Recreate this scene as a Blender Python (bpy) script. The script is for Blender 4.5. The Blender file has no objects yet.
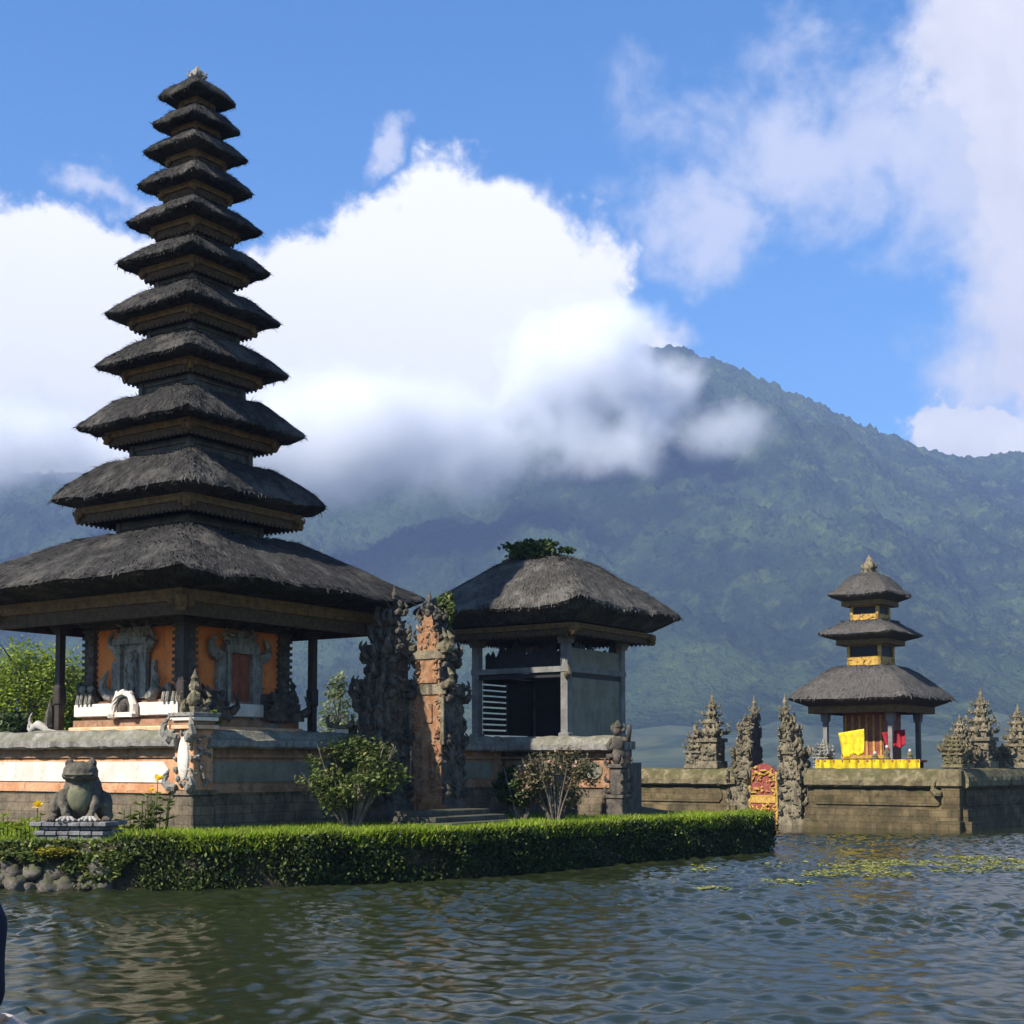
import bpy, bmesh, math, random
import numpy as np
from mathutils import Vector, Matrix, noise as mnoise
R = math.radians
random.seed(7); rng = np.random.default_rng(7)
SC = bpy.context.scene
COL = SC.collection
# ------------------------------------------------------------------ camera
F, H, PITCH, SHIFT = 1400.0, 2.0, R(3.7), 162.0
cam = bpy.data.cameras.new('camera'); camo = bpy.data.objects.new('camera', cam); COL.objects.link(camo)
cam.sensor_width = 36; cam.lens = 36*F/1024; cam.shift_y = SHIFT/1024
cam.clip_start = 0.1; cam.clip_end = 20000
camo.location = (0, 0, H); camo.rotation_euler = (R(90)+PITCH, 0, 0)
SC.camera = camo
SC.view_settings.view_transform = 'Standard'; SC.view_settings.look = 'None'
SC.view_settings.exposure = 1.0; SC.view_settings.gamma = 1
SC.cycles.max_bounces = 14; SC.cycles.volume_bounces = 12; SC.cycles.transparent_max_bounces = 16
SC.cycles.diffuse_bounces = 3; SC.cycles.glossy_bounces = 3
SC.cycles.caustics_reflective = False; SC.cycles.caustics_refractive = False
SC.cycles.use_denoising = True
SC.cycles.volume_step_rate = 0.6
# sun: comes from the left and a little behind the camera
SUN_B, SUN_EL = R(40), R(43)                     # horizontal travel direction from +X, elevation
SD = Vector((-math.cos(SUN_B)*math.cos(SUN_EL), -math.sin(SUN_B)*math.cos(SUN_EL), math.sin(SUN_EL)))
sl = bpy.data.lights.new('sun', 'SUN'); sl.energy = 5.0; sl.angle = R(0.5); sl.color = (1, .93, .82)
so = bpy.data.objects.new('sun', sl); COL.objects.link(so)
so.rotation_euler = SD.to_track_quat('Z', 'Y').to_euler()


class NT:
    """tiny helper for node trees"""
    def __init__(s, tree): s.t = tree; s.n = tree.nodes; s.l = tree.links
    def node(s, typ, **kw):
        n = s.n.new(typ)
        for k, v in kw.items(): setattr(n, k, v)
        return n
    def plug(s, sock, v):
        if v is None: return
        if hasattr(v, 'is_output') or isinstance(v, bpy.types.NodeSocket): s.l.new(v, sock)
        else: sock.default_value = v
    def m(s, op, a, b=None, c=None, clamp=False):
        n = s.node('ShaderNodeMath', operation=op); n.use_clamp = clamp
        for i, v in enumerate((a, b, c)): s.plug(n.inputs[i], v)
        return n.outputs[0]
    def vm(s, op, a, b=None):
        n = s.node('ShaderNodeVectorMath', operation=op)
        s.plug(n.inputs[0], a); s.plug(n.inputs[1], b)
        return n.outputs['Value'] if op in ('LENGTH', 'DOT_PRODUCT') else n.outputs[0]
    def noise(s, vec, scale, detail=4, rough=.55, dist=0., out='Fac'):
        n = s.node('ShaderNodeTexNoise'); s.plug(n.inputs['Vector'], vec)
        n.inputs['Scale'].default_value = scale; n.inputs['Detail'].default_value = detail
        n.inputs['Roughness'].default_value = rough; n.inputs['Distortion'].default_value = dist
        return n.outputs[out]
    def ss(s, v, a, b, c=0., d=1.):
        n = s.node('ShaderNodeMapRange', interpolation_type='SMOOTHSTEP')
        for i, x in enumerate((v, a, b, c, d)): s.plug(n.inputs[i], x)
        return n.outputs[0]
    def mix(s, f, a, b, typ='MIX'):
        n = s.node('ShaderNodeMix', data_type='RGBA', blend_type=typ)
        s.plug(n.inputs[0], f); s.plug(n.inputs[6], c4(a)); s.plug(n.inputs[7], c4(b))
        return n.outputs[2]
    def scale(s, vec, sc):
        n = s.node('ShaderNodeMapping'); s.plug(n.inputs['Vector'], vec); n.inputs['Scale'].default_value = sc
        return n.outputs[0]


def c4(v):
    return (*v, 1.0) if isinstance(v, (tuple, list)) and len(v) == 3 else v

# ------------------------------------------------------------------ world sky with clouds
def build_world():
    w = bpy.data.worlds.new('World'); SC.world = w; w.use_nodes = True
    t = NT(w.node_tree); t.n.clear()
    out = t.node('ShaderNodeOutputWorld')
    sky = t.node('ShaderNodeTexSky', sky_type='NISHITA'); sky.sun_disc = False
    sky.sun_elevation = SUN_EL; sky.sun_rotation = math.atan2(SD.x, SD.y) % (2*math.pi)
    sky.altitude = 1200; sky.air_density = 1.0; sky.dust_density = .4; sky.ozone_density = 3.0
    b1 = t.node('ShaderNodeBackground'); b1.inputs[1].default_value = 0.12
    hs = t.node('ShaderNodeHueSaturation'); hs.inputs['Saturation'].default_value = 1.3; hs.inputs['Value'].default_value = 1.0
    t.l.new(sky.outputs[0], hs.inputs['Color'])
    t.l.new(hs.outputs[0], b1.inputs[0])
    tc = t.node('ShaderNodeTexCoord'); d = tc.outputs['Generated']
    wv = t.node('ShaderNodeTexNoise'); wv.inputs['Scale'].default_value = 7; wv.inputs['Detail'].default_value = 7; wv.inputs['Roughness'].default_value = .6; t.l.new(d, wv.inputs['Vector'])
    dw = t.vm('ADD', d, t.vm('MULTIPLY', t.vm('SUBTRACT', wv.outputs['Color'], (.5, .5, .5)), (.22, .22, .22)))
    sp = t.node('ShaderNodeSeparateXYZ'); t.l.new(dw, sp.inputs[0])
    az = t.m('ARCTAN2', sp.outputs[0], sp.outputs[1]); el = t.m('ARCSINE', sp.outputs[2])
    n1 = t.noise(d, 5.5, 9, .56, .25); n2 = t.noise(d, 17, 7, .6, .4)
    nz = t.m('ADD', t.m('MULTIPLY', t.m('SUBTRACT', n1, .5), 2.0), t.m('MULTIPLY', t.m('SUBTRACT', n2, .5), 1.0))
    wx = t.noise(d, 9, 5, .6, 0, 'Color')
    # blobs: direction azimuth / elevation (degrees), radii (degrees)
    def blob(px, py, rx, ry):
        a = math.atan((px-512)/F); e = math.atan((764.5-py)/F*math.cos(a))
        k = math.degrees(1/F)
        x = t.m('DIVIDE', t.m('SUBTRACT', az, a), R(rx*k)); y = t.m('DIVIDE', t.m('SUBTRACT', el, e), R(ry*k))
        return t.m('SUBTRACT', 1.0, t.m('SQRT', t.m('ADD', t.m('MULTIPLY', x, x), t.m('MULTIPLY', y, y))))
    def mx(*a):
        r = a[0]
        for b in a[1:]: r = t.m('MAXIMUM', r, b)
        return r
    dense = mx(blob(420, 330, 235, 165), blob(350, 300, 160, 135), blob(70, 330, 210, 140), blob(575, 375, 150, 115), blob(640, 385, 70, 60),
               blob(-150, 380, 220, 200),
               blob(985, 425, 85, 65))
    denser = mx(blob(1130, 330, 200, 210), blob(1040, 130, 125, 250), blob(1350, 330, 250, 120))
    thin = mx(blob(800, 110, 190, 130), blob(735, 190, 110, 90), blob(90, 148, 65, 34), blob(375, 112, 55, 38), 
              blob(660, 315, 90, 45), blob(940, 160, 120, 130))
    md = t.ss(t.m('ADD', dense, t.m('MULTIPLY', nz, .5)), .0, .22)
    md = t.m('MAXIMUM', md, t.ss(t.m('ADD', denser, t.m('MULTIPLY', nz, .75)), -.06, .52))
    mt = t.m('MULTIPLY', t.ss(t.m('ADD', thin, t.m('MULTIPLY', nz, 1.1)), .05, .85), .8)
    # scattered clouds over the rest of the sky (out of the picture, seen in the water)
    back = t.ss(t.m('ABSOLUTE', az), .55, .9)
    high = t.ss(el, .52, .72)
    gen = t.m('MULTIPLY', t.ss(t.noise(d, 4.0, 8, .58, .3), .5, .66), t.m('MAXIMUM', back, high))
    mask = mx(md, mt, gen)
    # grey undersides, bright tops: the brightness the clouds really send
    lowm = t.ss(t.m('ADD', el, t.m('MULTIPLY', t.m('SUBTRACT', n1, .5), .14)), R(9.5), R(14.5))
    body = t.ss(t.noise(d, 7.5, 8, .6, .3), .3, .62)
    grey = t.mix(body, (.62, .65, .74), (.90, .90, .93))
    colr = t.mix(t.m('MULTIPLY', lowm, .95), grey, (1.18, 1.16, 1.13))
    right = t.ss(az, R(11), R(18))
    colr = t.mix(t.m('MULTIPLY', right, t.m('MULTIPLY', t.ss(el, R(12.5), R(16)), .85)), colr, t.mix(body, (.66, .66, .76), (.84, .83, .90)))
    colr = t.mix(t.m('MULTIPLY', t.m('SUBTRACT', 1.0, md), .9), colr, (.74, .76, .90))
    b2 = t.node('ShaderNodeBackground'); t.plug(b2.inputs[0], colr); b2.inputs[1].default_value = .61
    mxs = t.node('ShaderNodeMixShader'); t.plug(mxs.inputs[0], mask)
    t.l.new(b1.outputs[0], mxs.inputs[1]); t.l.new(b2.outputs[0], mxs.inputs[2])
    t.l.new(mxs.outputs[0], out.inputs[0])
build_world()

# ------------------------------------------------------------------ pixel -> world (used only to survey where things stand)
def ray(px, py):
    cy = 512 + SHIFT; ct, st = math.cos(PITCH), math.sin(PITCH)
    return Vector((px-512, F*ct-(cy-py)*st, F*st+(cy-py)*ct))
def at(px, py, Y):
    r = ray(px, py); return Vector((0, 0, H)) + r*(Y/r.y)
def atz(px, py, z=0.0):
    r = ray(px, py); return Vector((0, 0, H)) + r*((z-H)/r.z)

# ------------------------------------------------------------------ mesh builder
class MB:
    def __init__(s): s.v = []; s.f = []; s.M = Matrix()
    def add(s, vs, fs):
        b = len(s.v); M = s.M
        s.v += [tuple(M @ Vector(v)) for v in vs]
        s.f += [tuple(i+b for i in f) for f in fs]
    def box(s, x0, x1, y0, y1, z0, z1, tx=0., ty=0., bev=0.):
        """box; tx, ty shrink the top"""
        if bev > 0:
            b = bev
            def loop(i, z): # octagon
                xa, xb, ya, yb = x0+i*tx, x1-i*tx, y0+i*ty, y1-i*ty
                return xa, xb, ya, yb
            L = []
            for i, z, q in ((0, z0, b), (0, z0+b, 0), (1, z1-b, 0), (1, z1, b)):
                xa, xb, ya, yb = loop(i, z); xa += q; xb -= q; ya += q; yb -= q
                L += [(xa+b, ya, z), (xb-b, ya, z), (xb, ya+b, z), (xb, yb-b, z), (xb-b, yb, z), (xa+b, yb, z), (xa, yb-b, z), (xa, ya+b, z)]
            fs = [tuple(range(7, -1, -1)), tuple(range(24, 32))]
            for k in range(3):
                for i in range(8):
                    j = (i+1) % 8; fs.append((k*8+i, k*8+j, k*8+8+j, k*8+8+i))
            s.add(L, fs); return
        s.add([(x0, y0, z0), (x1, y0, z0), (x1, y1, z0), (x0, y1, z0), (x0+tx, y0+ty, z1), (x1-tx, y0+ty, z1), (x1-tx, y1-ty, z1), (x0+tx, y1-ty, z1)],
              [(3, 2, 1, 0), (4, 5, 6, 7), (0, 1, 5, 4), (1, 2, 6, 5), (2, 3, 7, 6), (3, 0, 4, 7)])
    def sq(s, h, z0, z1, taper=0., bev=.0, cx=0., cy=0.):
        s.box(cx-h, cx+h, cy-h, cy+h, z0, z1, taper, taper, bev)
    def prism(s, pts, y0, y1):
        """outline in x,z extruded along y"""
        n = len(pts)
        s.add([(x, y0, z) for x, z in pts]+[(x, y1, z) for x, z in pts],
              [tuple(range(n)), tuple(range(2*n-1, n-1, -1))]+[(i+n, (i+1) % n+n, (i+1) % n, i) for i in range(n)])
    def prism_x(s, pts, x0, x1):
        n = len(pts)
        s.add([(x0, y, z) for y, z in pts]+[(x1, y, z) for y, z in pts],
              [tuple(range(n-1, -1, -1)), tuple(range(n, 2*n))]+[(i, (i+1) % n, (i+1) % n+n, i+n) for i in range(n)])
    def lathe(s, prof, seg=12, cx=0., cy=0., sq=False):
        vs = []; fs = []
        for r, z in prof:
            for i in range(seg):
                a = 2*math.pi*i/seg; vs.append((cx+r*math.cos(a), cy+r*math.sin(a), z))
        for k in range(len(prof)-1):
            for i in range(seg):
                j = (i+1) % seg; fs.append((k*seg+i, k*seg+j, (k+1)*seg+j, (k+1)*seg+i))
        fs.append(tuple(range(seg-1, -1, -1))); fs.append(tuple((len(prof)-1)*seg+i for i in range(seg)))
        s.add(vs, fs)
    def tube(s, path, rad, seg=6, cap=True):
        path = [Vector(p) for p in path]; vs = []; fs = []; n = len(path)
        rad = rad if isinstance(rad, (list, tuple)) else [rad]*n
        up = Vector((.13, .27, 1)).normalized()
        for i, p in enumerate(path):
            tdir = (path[min(i+1, n-1)]-path[max(i-1, 0)]).normalized()
            a = tdir.cross(up)
            if a.length < .15: a = tdir.cross(Vector((1, .2, 0)))
            a.normalize(); b = tdir.cross(a)
            for k in range(seg):
                q = 2*math.pi*k/seg; vs.append(tuple(p+(a*math.cos(q)+b*math.sin(q))*rad[i]))
        for i in range(n-1):
            for k in range(seg):
                j = (k+1) % seg; fs.append((i*seg+k, (i+1)*seg+k, (i+1)*seg+j, i*seg+j))
        if cap: fs.append(tuple(range(seg))); fs.append(tuple((n-1)*seg+k for k in range(seg-1, -1, -1)))
        s.add(vs, fs)
    def ell(s, c, r, seg=12, rings=8, rot=None, jit=0.):
        vs = []; fs = []; c = Vector(c); rot = rot or Matrix()
        for i in range(rings+1):
            th = math.pi*i/rings
            for k in range(seg):
                a = 2*math.pi*k/seg
                v = Vector((math.sin(th)*math.cos(a), math.sin(th)*math.sin(a), math.cos(th)))
                q = 1+jit*mnoise.noise(v*2.3+c*3.1)
                v = Vector((v.x*r[0], v.y*r[1], v.z*r[2]))*q
                vs.append(tuple(c+rot @ v))
        for i in range(rings):
            for k in range(seg):
                j = (k+1) % seg; fs.append((i*seg+k, (i+1)*seg+k, (i+1)*seg+j, i*seg+j))
        s.add(vs, fs)
    def horn(s, base, out, size, curl=1., w=.3):
        """curved flame leaf, the corner ornament of carved temple stone"""
        b = Vector(base); o = Vector(out).normalized(); u = Vector((0, 0, 1)); S = size
        P = [b-o*.1*S, b+o*.28*S+u*.06*S, b+o*.52*S+u*.3*S, b+o*.55*S*curl+u*.62*S, b+o*.36*S+u*.92*S, b+o*.26*S+u*1.06*S]
        s.tube(P, [w*S*.8, w*S, w*S*.85, w*S*.6, w*S*.32, w*S*.06], 6)
    def knob(s, c, r, jit=.25):
        r3 = [r*random.uniform(.7, 1.3) for _ in range(3)]
        s.ell(c, r3, 6, 4, Matrix.Rotation(random.random()*3, 3, 'Z').to_4x4(), jit)
    def build(s, name, mat, parent=None, smooth=False, loc=(0, 0, 0)):
        me = bpy.data.meshes.new(name); me.from_pydata(s.v, [], s.f); me.validate(); me.update()
        if smooth: me.polygons.foreach_set('use_smooth', [True]*len(me.polygons))
        return link(name, me, mat, parent, loc)

def link(name, me, mat, parent=None, loc=(0, 0, 0)):
    o = bpy.data.objects.new(name, me); COL.objects.link(o)
    if mat: me.materials.append(mat)
    if parent: o.parent = parent
    o.location = loc
    return o
def npmesh(name, V, Fq, mat, parent=None, smooth=False):
    me = bpy.data.meshes.new(name); n = len(Fq); k = Fq.shape[1]
    me.vertices.add(len(V)); me.vertices.foreach_set('co', np.ascontiguousarray(V, np.float32).ravel())
    me.loops.add(n*k); me.loops.foreach_set('vertex_index', np.ascontiguousarray(Fq, np.int32).ravel())
    me.polygons.add(n); me.polygons.foreach_set('loop_start', np.arange(0, n*k, k, dtype=np.int32))
    if smooth: me.polygons.foreach_set('use_smooth', np.ones(n, bool))
    me.update(calc_edges=True); me.validate()
    return link(name, me, mat, parent)
def thing(name, label, cat, loc=(0, 0, 0), rz=0., group=None):
    o = bpy.data.objects.new(name, None); COL.objects.link(o); o.empty_display_size = .2
    o.location = loc; o.rotation_euler = (0, 0, rz); o['label'] = label; o['category'] = cat
    if group: o['group'] = group
    return o
def tag(o, label, cat, group=None, kind=None):
    if label: o['label'] = label
    if cat: o['category'] = cat
    if group: o['group'] = group
    if kind: o['kind'] = kind
    return o

# ------------------------------------------------------------------ materials
def mat(name, fn):
    m = bpy.data.materials.new(name); m.use_nodes = True; t = NT(m.node_tree); t.n.clear()
    out = t.node('ShaderNodeOutputMaterial'); b = t.node('ShaderNodeBsdfPrincipled'); t.l.new(b.outputs[0], out.inputs[0])
    b.inputs['Specular IOR Level'].default_value = .25
    t.co = t.node('ShaderNodeTexCoord').outputs['Object']
    t.geo = t.node('ShaderNodeNewGeometry')
    t.b = b; t.out = out
    fn(t)
    return m
def bump(t, h, strength, dist=.02):
    n = t.node('ShaderNodeBump'); n.inputs['Strength'].default_value = strength; n.inputs['Distance'].default_value = dist
    t.plug(n.inputs['Height'], h); t.l.new(n.outputs[0], t.b.inputs['Normal'])
def stone(name, c1, c2, moss=None, mossamt=.5, sc=3., rough=.9, bs=.6, dark=(.02, .018, .015), darkamt=.5, blocks=None):
    def fn(t):
        a = t.noise(t.co, sc, 8, .62); b_ = t.noise(t.co, sc*5, 6, .65); s_ = t.noise(t.scale(t.co, (1.6, 1.6, .35)), sc*1.3, 5, .6)
        col = t.mix(t.ss(a, .35, .65), c1, c2)
        col = t.mix(t.m('MULTIPLY', t.ss(b_, .52, .72), darkamt), col, dark)
        col = t.mix(t.m('MULTIPLY', t.ss(s_, .52, .68), darkamt*.8), col, dark)
        if moss:
            sp = t.node('ShaderNodeSeparateXYZ'); t.l.new(t.geo.outputs['Normal'], sp.inputs[0])
            mk = t.m('ADD', t.m('MULTIPLY', sp.outputs[2], .25), t.noise(t.co, sc*1.7, 6, .65))
            col = t.mix(t.m('MULTIPLY', t.ss(mk, .5, .72), mossamt), col, moss)
        if blocks:
            q = t.node('ShaderNodeSeparateXYZ'); t.l.new(t.co, q.inputs[0]); cb = t.node('ShaderNodeCombineXYZ')
            wob = t.m('MULTIPLY', t.noise(t.co, 2.5, 3), .06)
            t.plug(cb.inputs[0], t.m('ADD', t.m('ADD', q.outputs[0], q.outputs[1]), wob)); t.plug(cb.inputs[1], t.m('ADD', q.outputs[2], wob))
            br = t.node('ShaderNodeTexBrick'); t.l.new(cb.outputs[0], br.inputs['Vector']); br.inputs['Scale'].default_value = 1
            br.inputs['Brick Width'].default_value = blocks[0]; br.inputs['Row Height'].default_value = blocks[1]; br.inputs['Mortar Size'].default_value = .012; br.inputs['Mortar Smooth'].default_value = .4
            br.inputs['Color1'].default_value = (.7, .7, .7, 1); br.inputs['Color2'].default_value = (1.15, 1.1, 1.05, 1); br.inputs['Mortar'].default_value = (.45, .43, .4, 1)
            col = t.mix(.8, col, br.outputs['Color'], 'MULTIPLY')
        t.plug(t.b.inputs['Base Color'], col); t.b.inputs['Roughness'].default_value = rough
        bump(t, t.m('ADD', b_, t.m('MULTIPLY', t.noise(t.co, sc*16, 4, .6), .5)), bs, .03)
    return mat(name, fn)
def thatch(name, c1, c2, pale):
    def fn(t):
        uv = t.node('ShaderNodeTexCoord').outputs['UV']
        wob = t.node('ShaderNodeTexNoise'); wob.inputs['Scale'].default_value = 1.4; wob.inputs['Detail'].default_value = 3; t.l.new(t.co, wob.inputs['Vector'])
        w = t.vm('ADD', uv, t.vm('MULTIPLY', t.vm('SUBTRACT', wob.outputs['Color'], (.5, .5, .5)), (.35, .5, 0)))
        st = t.noise(t.scale(w, (16, 1.7, 1)), 1., 5, .7); fine = t.noise(t.scale(w, (42, 4.5, 1)), 1., 4, .75)
        a = t.noise(t.co, 1.1, 6, .65); blot = t.noise(t.co, 5., 7, .72)
        col = t.mix(t.ss(st, .32, .68), c1, c2)
        col = t.mix(t.m('MULTIPLY', t.ss(a, .46, .66), .55), col, pale)
        col = t.mix(t.m('MULTIPLY', t.ss(fine, .52, .68), .75), col, pale)
        col = t.mix(t.m('MULTIPLY', t.ss(fine, .47, .33), .8), col, (.012, .012, .011))
        col = t.mix(t.m('MULTIPLY', t.ss(blot, .57, .68), .75), col, (.016, .018, .013))
        t.plug(t.b.inputs['Base Color'], col); t.b.inputs['Roughness'].default_value = 1.
        t.b.inputs['Specular IOR Level'].default_value = .08
        bump(t, t.m('ADD', t.m('MULTIPLY', st, 1.2), t.m('ADD', fine, t.m('MULTIPLY', blot, .8))), 1., .09)
    return mat(name, fn)
def plain(name, c, rough=.8, var=.25, sc=6., metal=0.):
    def fn(t):
        a = t.noise(t.co, sc, 6, .6)
        t.plug(t.b.inputs['Base Color'], t.mix(t.ss(a, .3, .7), tuple(x*(1-var) for x in c), tuple(x*(1+var) for x in c)))
        t.b.inputs['Roughness'].default_value = rough; t.b.inputs['Metallic'].default_value = metal
        bump(t, t.noise(t.co, sc*6, 4, .6), .25, .02)
    return mat(name, fn)
def leafmat(name, c1, c2, c3=None, trans=.35, rough=.55):
    def fn(t):
        r = t.geo.outputs['Random Per Island']
        col = t.mix(r, c1, c2)
        col = t.mix(t.ss(t.noise(t.co, 1.6, 3, .5), .4, .62), col, t.mix(r, tuple(x*.6 for x in c1), tuple(x*.7 for x in c2)))
        if c3: col = t.mix(t.ss(r, .86, .9), col, c3)
        t.plug(t.b.inputs['Base Color'], col); t.b.inputs['Roughness'].default_value = rough
        tr = t.node('ShaderNodeBsdfTranslucent'); t.plug(tr.inputs[0], col)
        ms = t.node('ShaderNodeMixShader'); ms.inputs[0].default_value = trans
        t.l.new(t.b.outputs[0], ms.inputs[1]); t.l.new(tr.outputs[0], ms.inputs[2]); t.l.new(ms.outputs[0], t.out.inputs[0])
    return mat(name, fn)
M = {}
M['thatch'] = thatch('black palm thatch', (.022, .021, .020), (.062, .058, .054), (.17, .155, .135))
M['thatch_pav'] = thatch('grey palm thatch', (.045, .042, .038), (.10, .092, .08), (.24, .22, .19))
M['thatch_new'] = thatch('smooth grey thatch', (.085, .076, .068), (.125, .115, .105), (.17, .155, .14))
M['under'] = plain('dark roof underside', (.018, .014, .011), .95)
M['eave'] = stone('gilded brown eave wood', (.085, .047, .018), (.15, .088, .03), sc=7, bs=.3, darkamt=.45)
M['eave_lo'] = stone('dark carved eave wood', (.045, .028, .016), (.085, .053, .026), sc=9, bs=.5, darkamt=.5)
M['neck'] = stone('dark weathered wood panel', (.05, .05, .048), (.085, .083, .078), sc=3, bs=.3, darkamt=.4)
M['post'] = plain('dark post wood', (.03, .022, .018), .6)
M['orange'] = stone('orange painted brick', (.52, .145, .035), (.60, .19, .05), sc=2.5, bs=.3, dark=(.10, .05, .03), darkamt=.35)
M['terracotta'] = stone('weathered orange brick', (.21, .088, .036), (.32, .18, .095), (.15, .13, .10), .65, 4.5, bs=.9, dark=(.05, .034, .025), darkamt=.8)
M['carved'] = stone('grey carved stone', (.16, .15, .135), (.27, .25, .22), (.10, .11, .04), .4, 4, bs=.9, darkamt=.75)
M['carved_dark'] = stone('dark carved stone', (.05, .042, .035), (.12, .10, .082), (.03, .038, .016), .5, 4, bs=.9, darkamt=.75)
M['carved_tan'] = stone('tan carved stone', (.10, .082, .052), (.23, .19, .125), (.04, .045, .014), .6, 4, bs=1., darkamt=.8)
M['white'] = stone('weathered white panel', (.42, .39, .335), (.52, .49, .43), None, 0, 1.6, bs=.2, dark=(.30, .22, .16), darkamt=.55)
M['white_ledge'] = stone('white painted ledge', (.52, .46, .39), (.64, .58, .50), None, 0, 4, bs=.3, dark=(.4, .24, .16), darkamt=.4)
M['peach'] = stone('peach painted ledge', (.48, .26, .13), (.58, .38, .24), None, 0, 4, bs=.3, dark=(.3, .14, .08), darkamt=.4)
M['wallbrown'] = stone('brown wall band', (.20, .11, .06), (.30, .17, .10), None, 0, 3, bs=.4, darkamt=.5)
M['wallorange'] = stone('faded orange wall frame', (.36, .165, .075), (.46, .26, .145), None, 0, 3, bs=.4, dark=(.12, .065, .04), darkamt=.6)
M['wallbase'] = stone('mossy wall base', (.10, .08, .055), (.18, .14, .095), (.045, .05, .016), .6, 2.5, bs=.8, darkamt=.6, blocks=(.5, .18))
M['cap'] = stone('grey wall capping', (.14, .125, .11), (.25, .235, .215), (.085, .09, .035), .5, 3.5, bs=.9, darkamt=.5)
M['farstone'] = stone('mossy tan wall stone', (.062, .047, .022), (.125, .095, .048), (.034, .037, .010), .85, 1.8, bs=.8, darkamt=.55, blocks=(.62, .205))
M['farcap'] = stone('lichen wall capping', (.095, .076, .038), (.185, .15, .085), (.05, .05, .014), .75, 2.6, bs=.9, darkamt=.5)
M['wood'] = plain('red brown door wood', (.19, .055, .025), .55)
M['darkwood'] = plain('black slat wood', (.014, .014, .016), .6)
M['greywood'] = stone('grey painted wood', (.11, .105, .10), (.17, .165, .155), None, 0, 2.5, bs=.3, darkamt=.35)
M['plaster'] = stone('grey green plaster', (.135, .128, .092), (.18, .17, .13), None, 0, 1.5, bs=.25, darkamt=.35)
M['gold'] = stone('gilded carving', (.32, .18, .03), (.46, .29, .06), None, 0, 8, .45, .7, (.12, .03, .01), .6)
M['yellow'] = plain('yellow cloth', (.46, .34, .010), .8, .25)
M['redcloth'] = plain('dark red cloth', (.20, .008, .014), .8, .2)
M['reddoor'] = stone('red and gold carved door', (.14, .016, .016), (.22, .04, .03), None, 0, 14, .6, .5, (.30, .2, .12), .6)
M['frog'] = stone('dark frog stone', (.06, .05, .04), (.125, .105, .08), (.045, .05, .024), .4, 3, .75, .8)
M['belly'] = stone('pale mossy frog belly', (.10, .10, .06), (.17, .165, .10), (.09, .10, .04), .5, 3, .8, .4)
M['toes'] = stone('pale frog toes', (.24, .22, .20), (.32, .30, .27), None, 0, 5, .8, .4, darkamt=.3)
M['slate'] = stone('grey slate pedestal', (.10, .098, .10), (.21, .205, .205), None, 0, 5, .8, .8)
M['rock'] = stone('grey bank rock', (.05, .042, .034), (.15, .13, .11), (.045, .055, .012), .7, 2.6, .9, 1.)
M['soil'] = stone('dark bank soil', (.035, .028, .016), (.06, .05, .028), (.04, .055, .012), .6, 3, 1., .8)
M['steps'] = stone('dark stone steps', (.045, .04, .032), (.09, .08, .062), (.035, .04, .014), .5, 3, .9, .7)
M['bark'] = stone('grey tree bark', (.10, .08, .06), (.18, .15, .12), None, 0, 5, .9, .8)
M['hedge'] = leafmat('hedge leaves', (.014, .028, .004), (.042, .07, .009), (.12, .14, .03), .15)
M['hedgecore'] = plain('hedge twigs', (.012, .014, .006), 1.)
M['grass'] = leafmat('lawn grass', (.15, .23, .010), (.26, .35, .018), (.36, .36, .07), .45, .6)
M['bushleaf'] = leafmat('olive bush leaves', (.045, .075, .012), (.12, .15, .03), (.2, .2, .06), .3)
M['treeleaf'] = leafmat('bright tree leaves', (.13, .20, .012), (.27, .33, .03), (.34, .38, .06), .5)
M['darkleaf'] = leafmat('dark leaves', (.025, .05, .01), (.06, .09, .02), None, .25)
M['paleleaf'] = leafmat('pale twig leaves', (.14, .18, .07), (.24, .28, .12), (.3, .3, .16), .4)
M['pinkleaf'] = leafmat('pinkish bush leaves', (.06, .065, .022), (.13, .12, .055), (.28, .17, .12), .3)
M['petal'] = leafmat('yellow petals', (.75, .50, .01), (.85, .62, .03), None, .3)
M['moss'] = leafmat('yellow moss', (.20, .18, .012), (.30, .25, .02), None, .2, .9)
M['weed'] = leafmat('floating weed', (.15, .17, .025), (.27, .27, .045), (.36, .33, .08), .1)
M['skin'] = plain('skin', (.52, .30, .20), .55, .06)
M['shirt'] = plain('dark navy cloth', (.012, .014, .028), .85)
M['trouser'] = plain('grey trousers cloth', (.06, .06, .065), .85)
M['hair'] = plain('black hair', (.012, .01, .009), .5)
M['parapet'] = stone('pinkish parapet stone', (.33, .26, .23), (.44, .36, .32), None, 0, 6, .85, .5, darkamt=.25)

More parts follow.
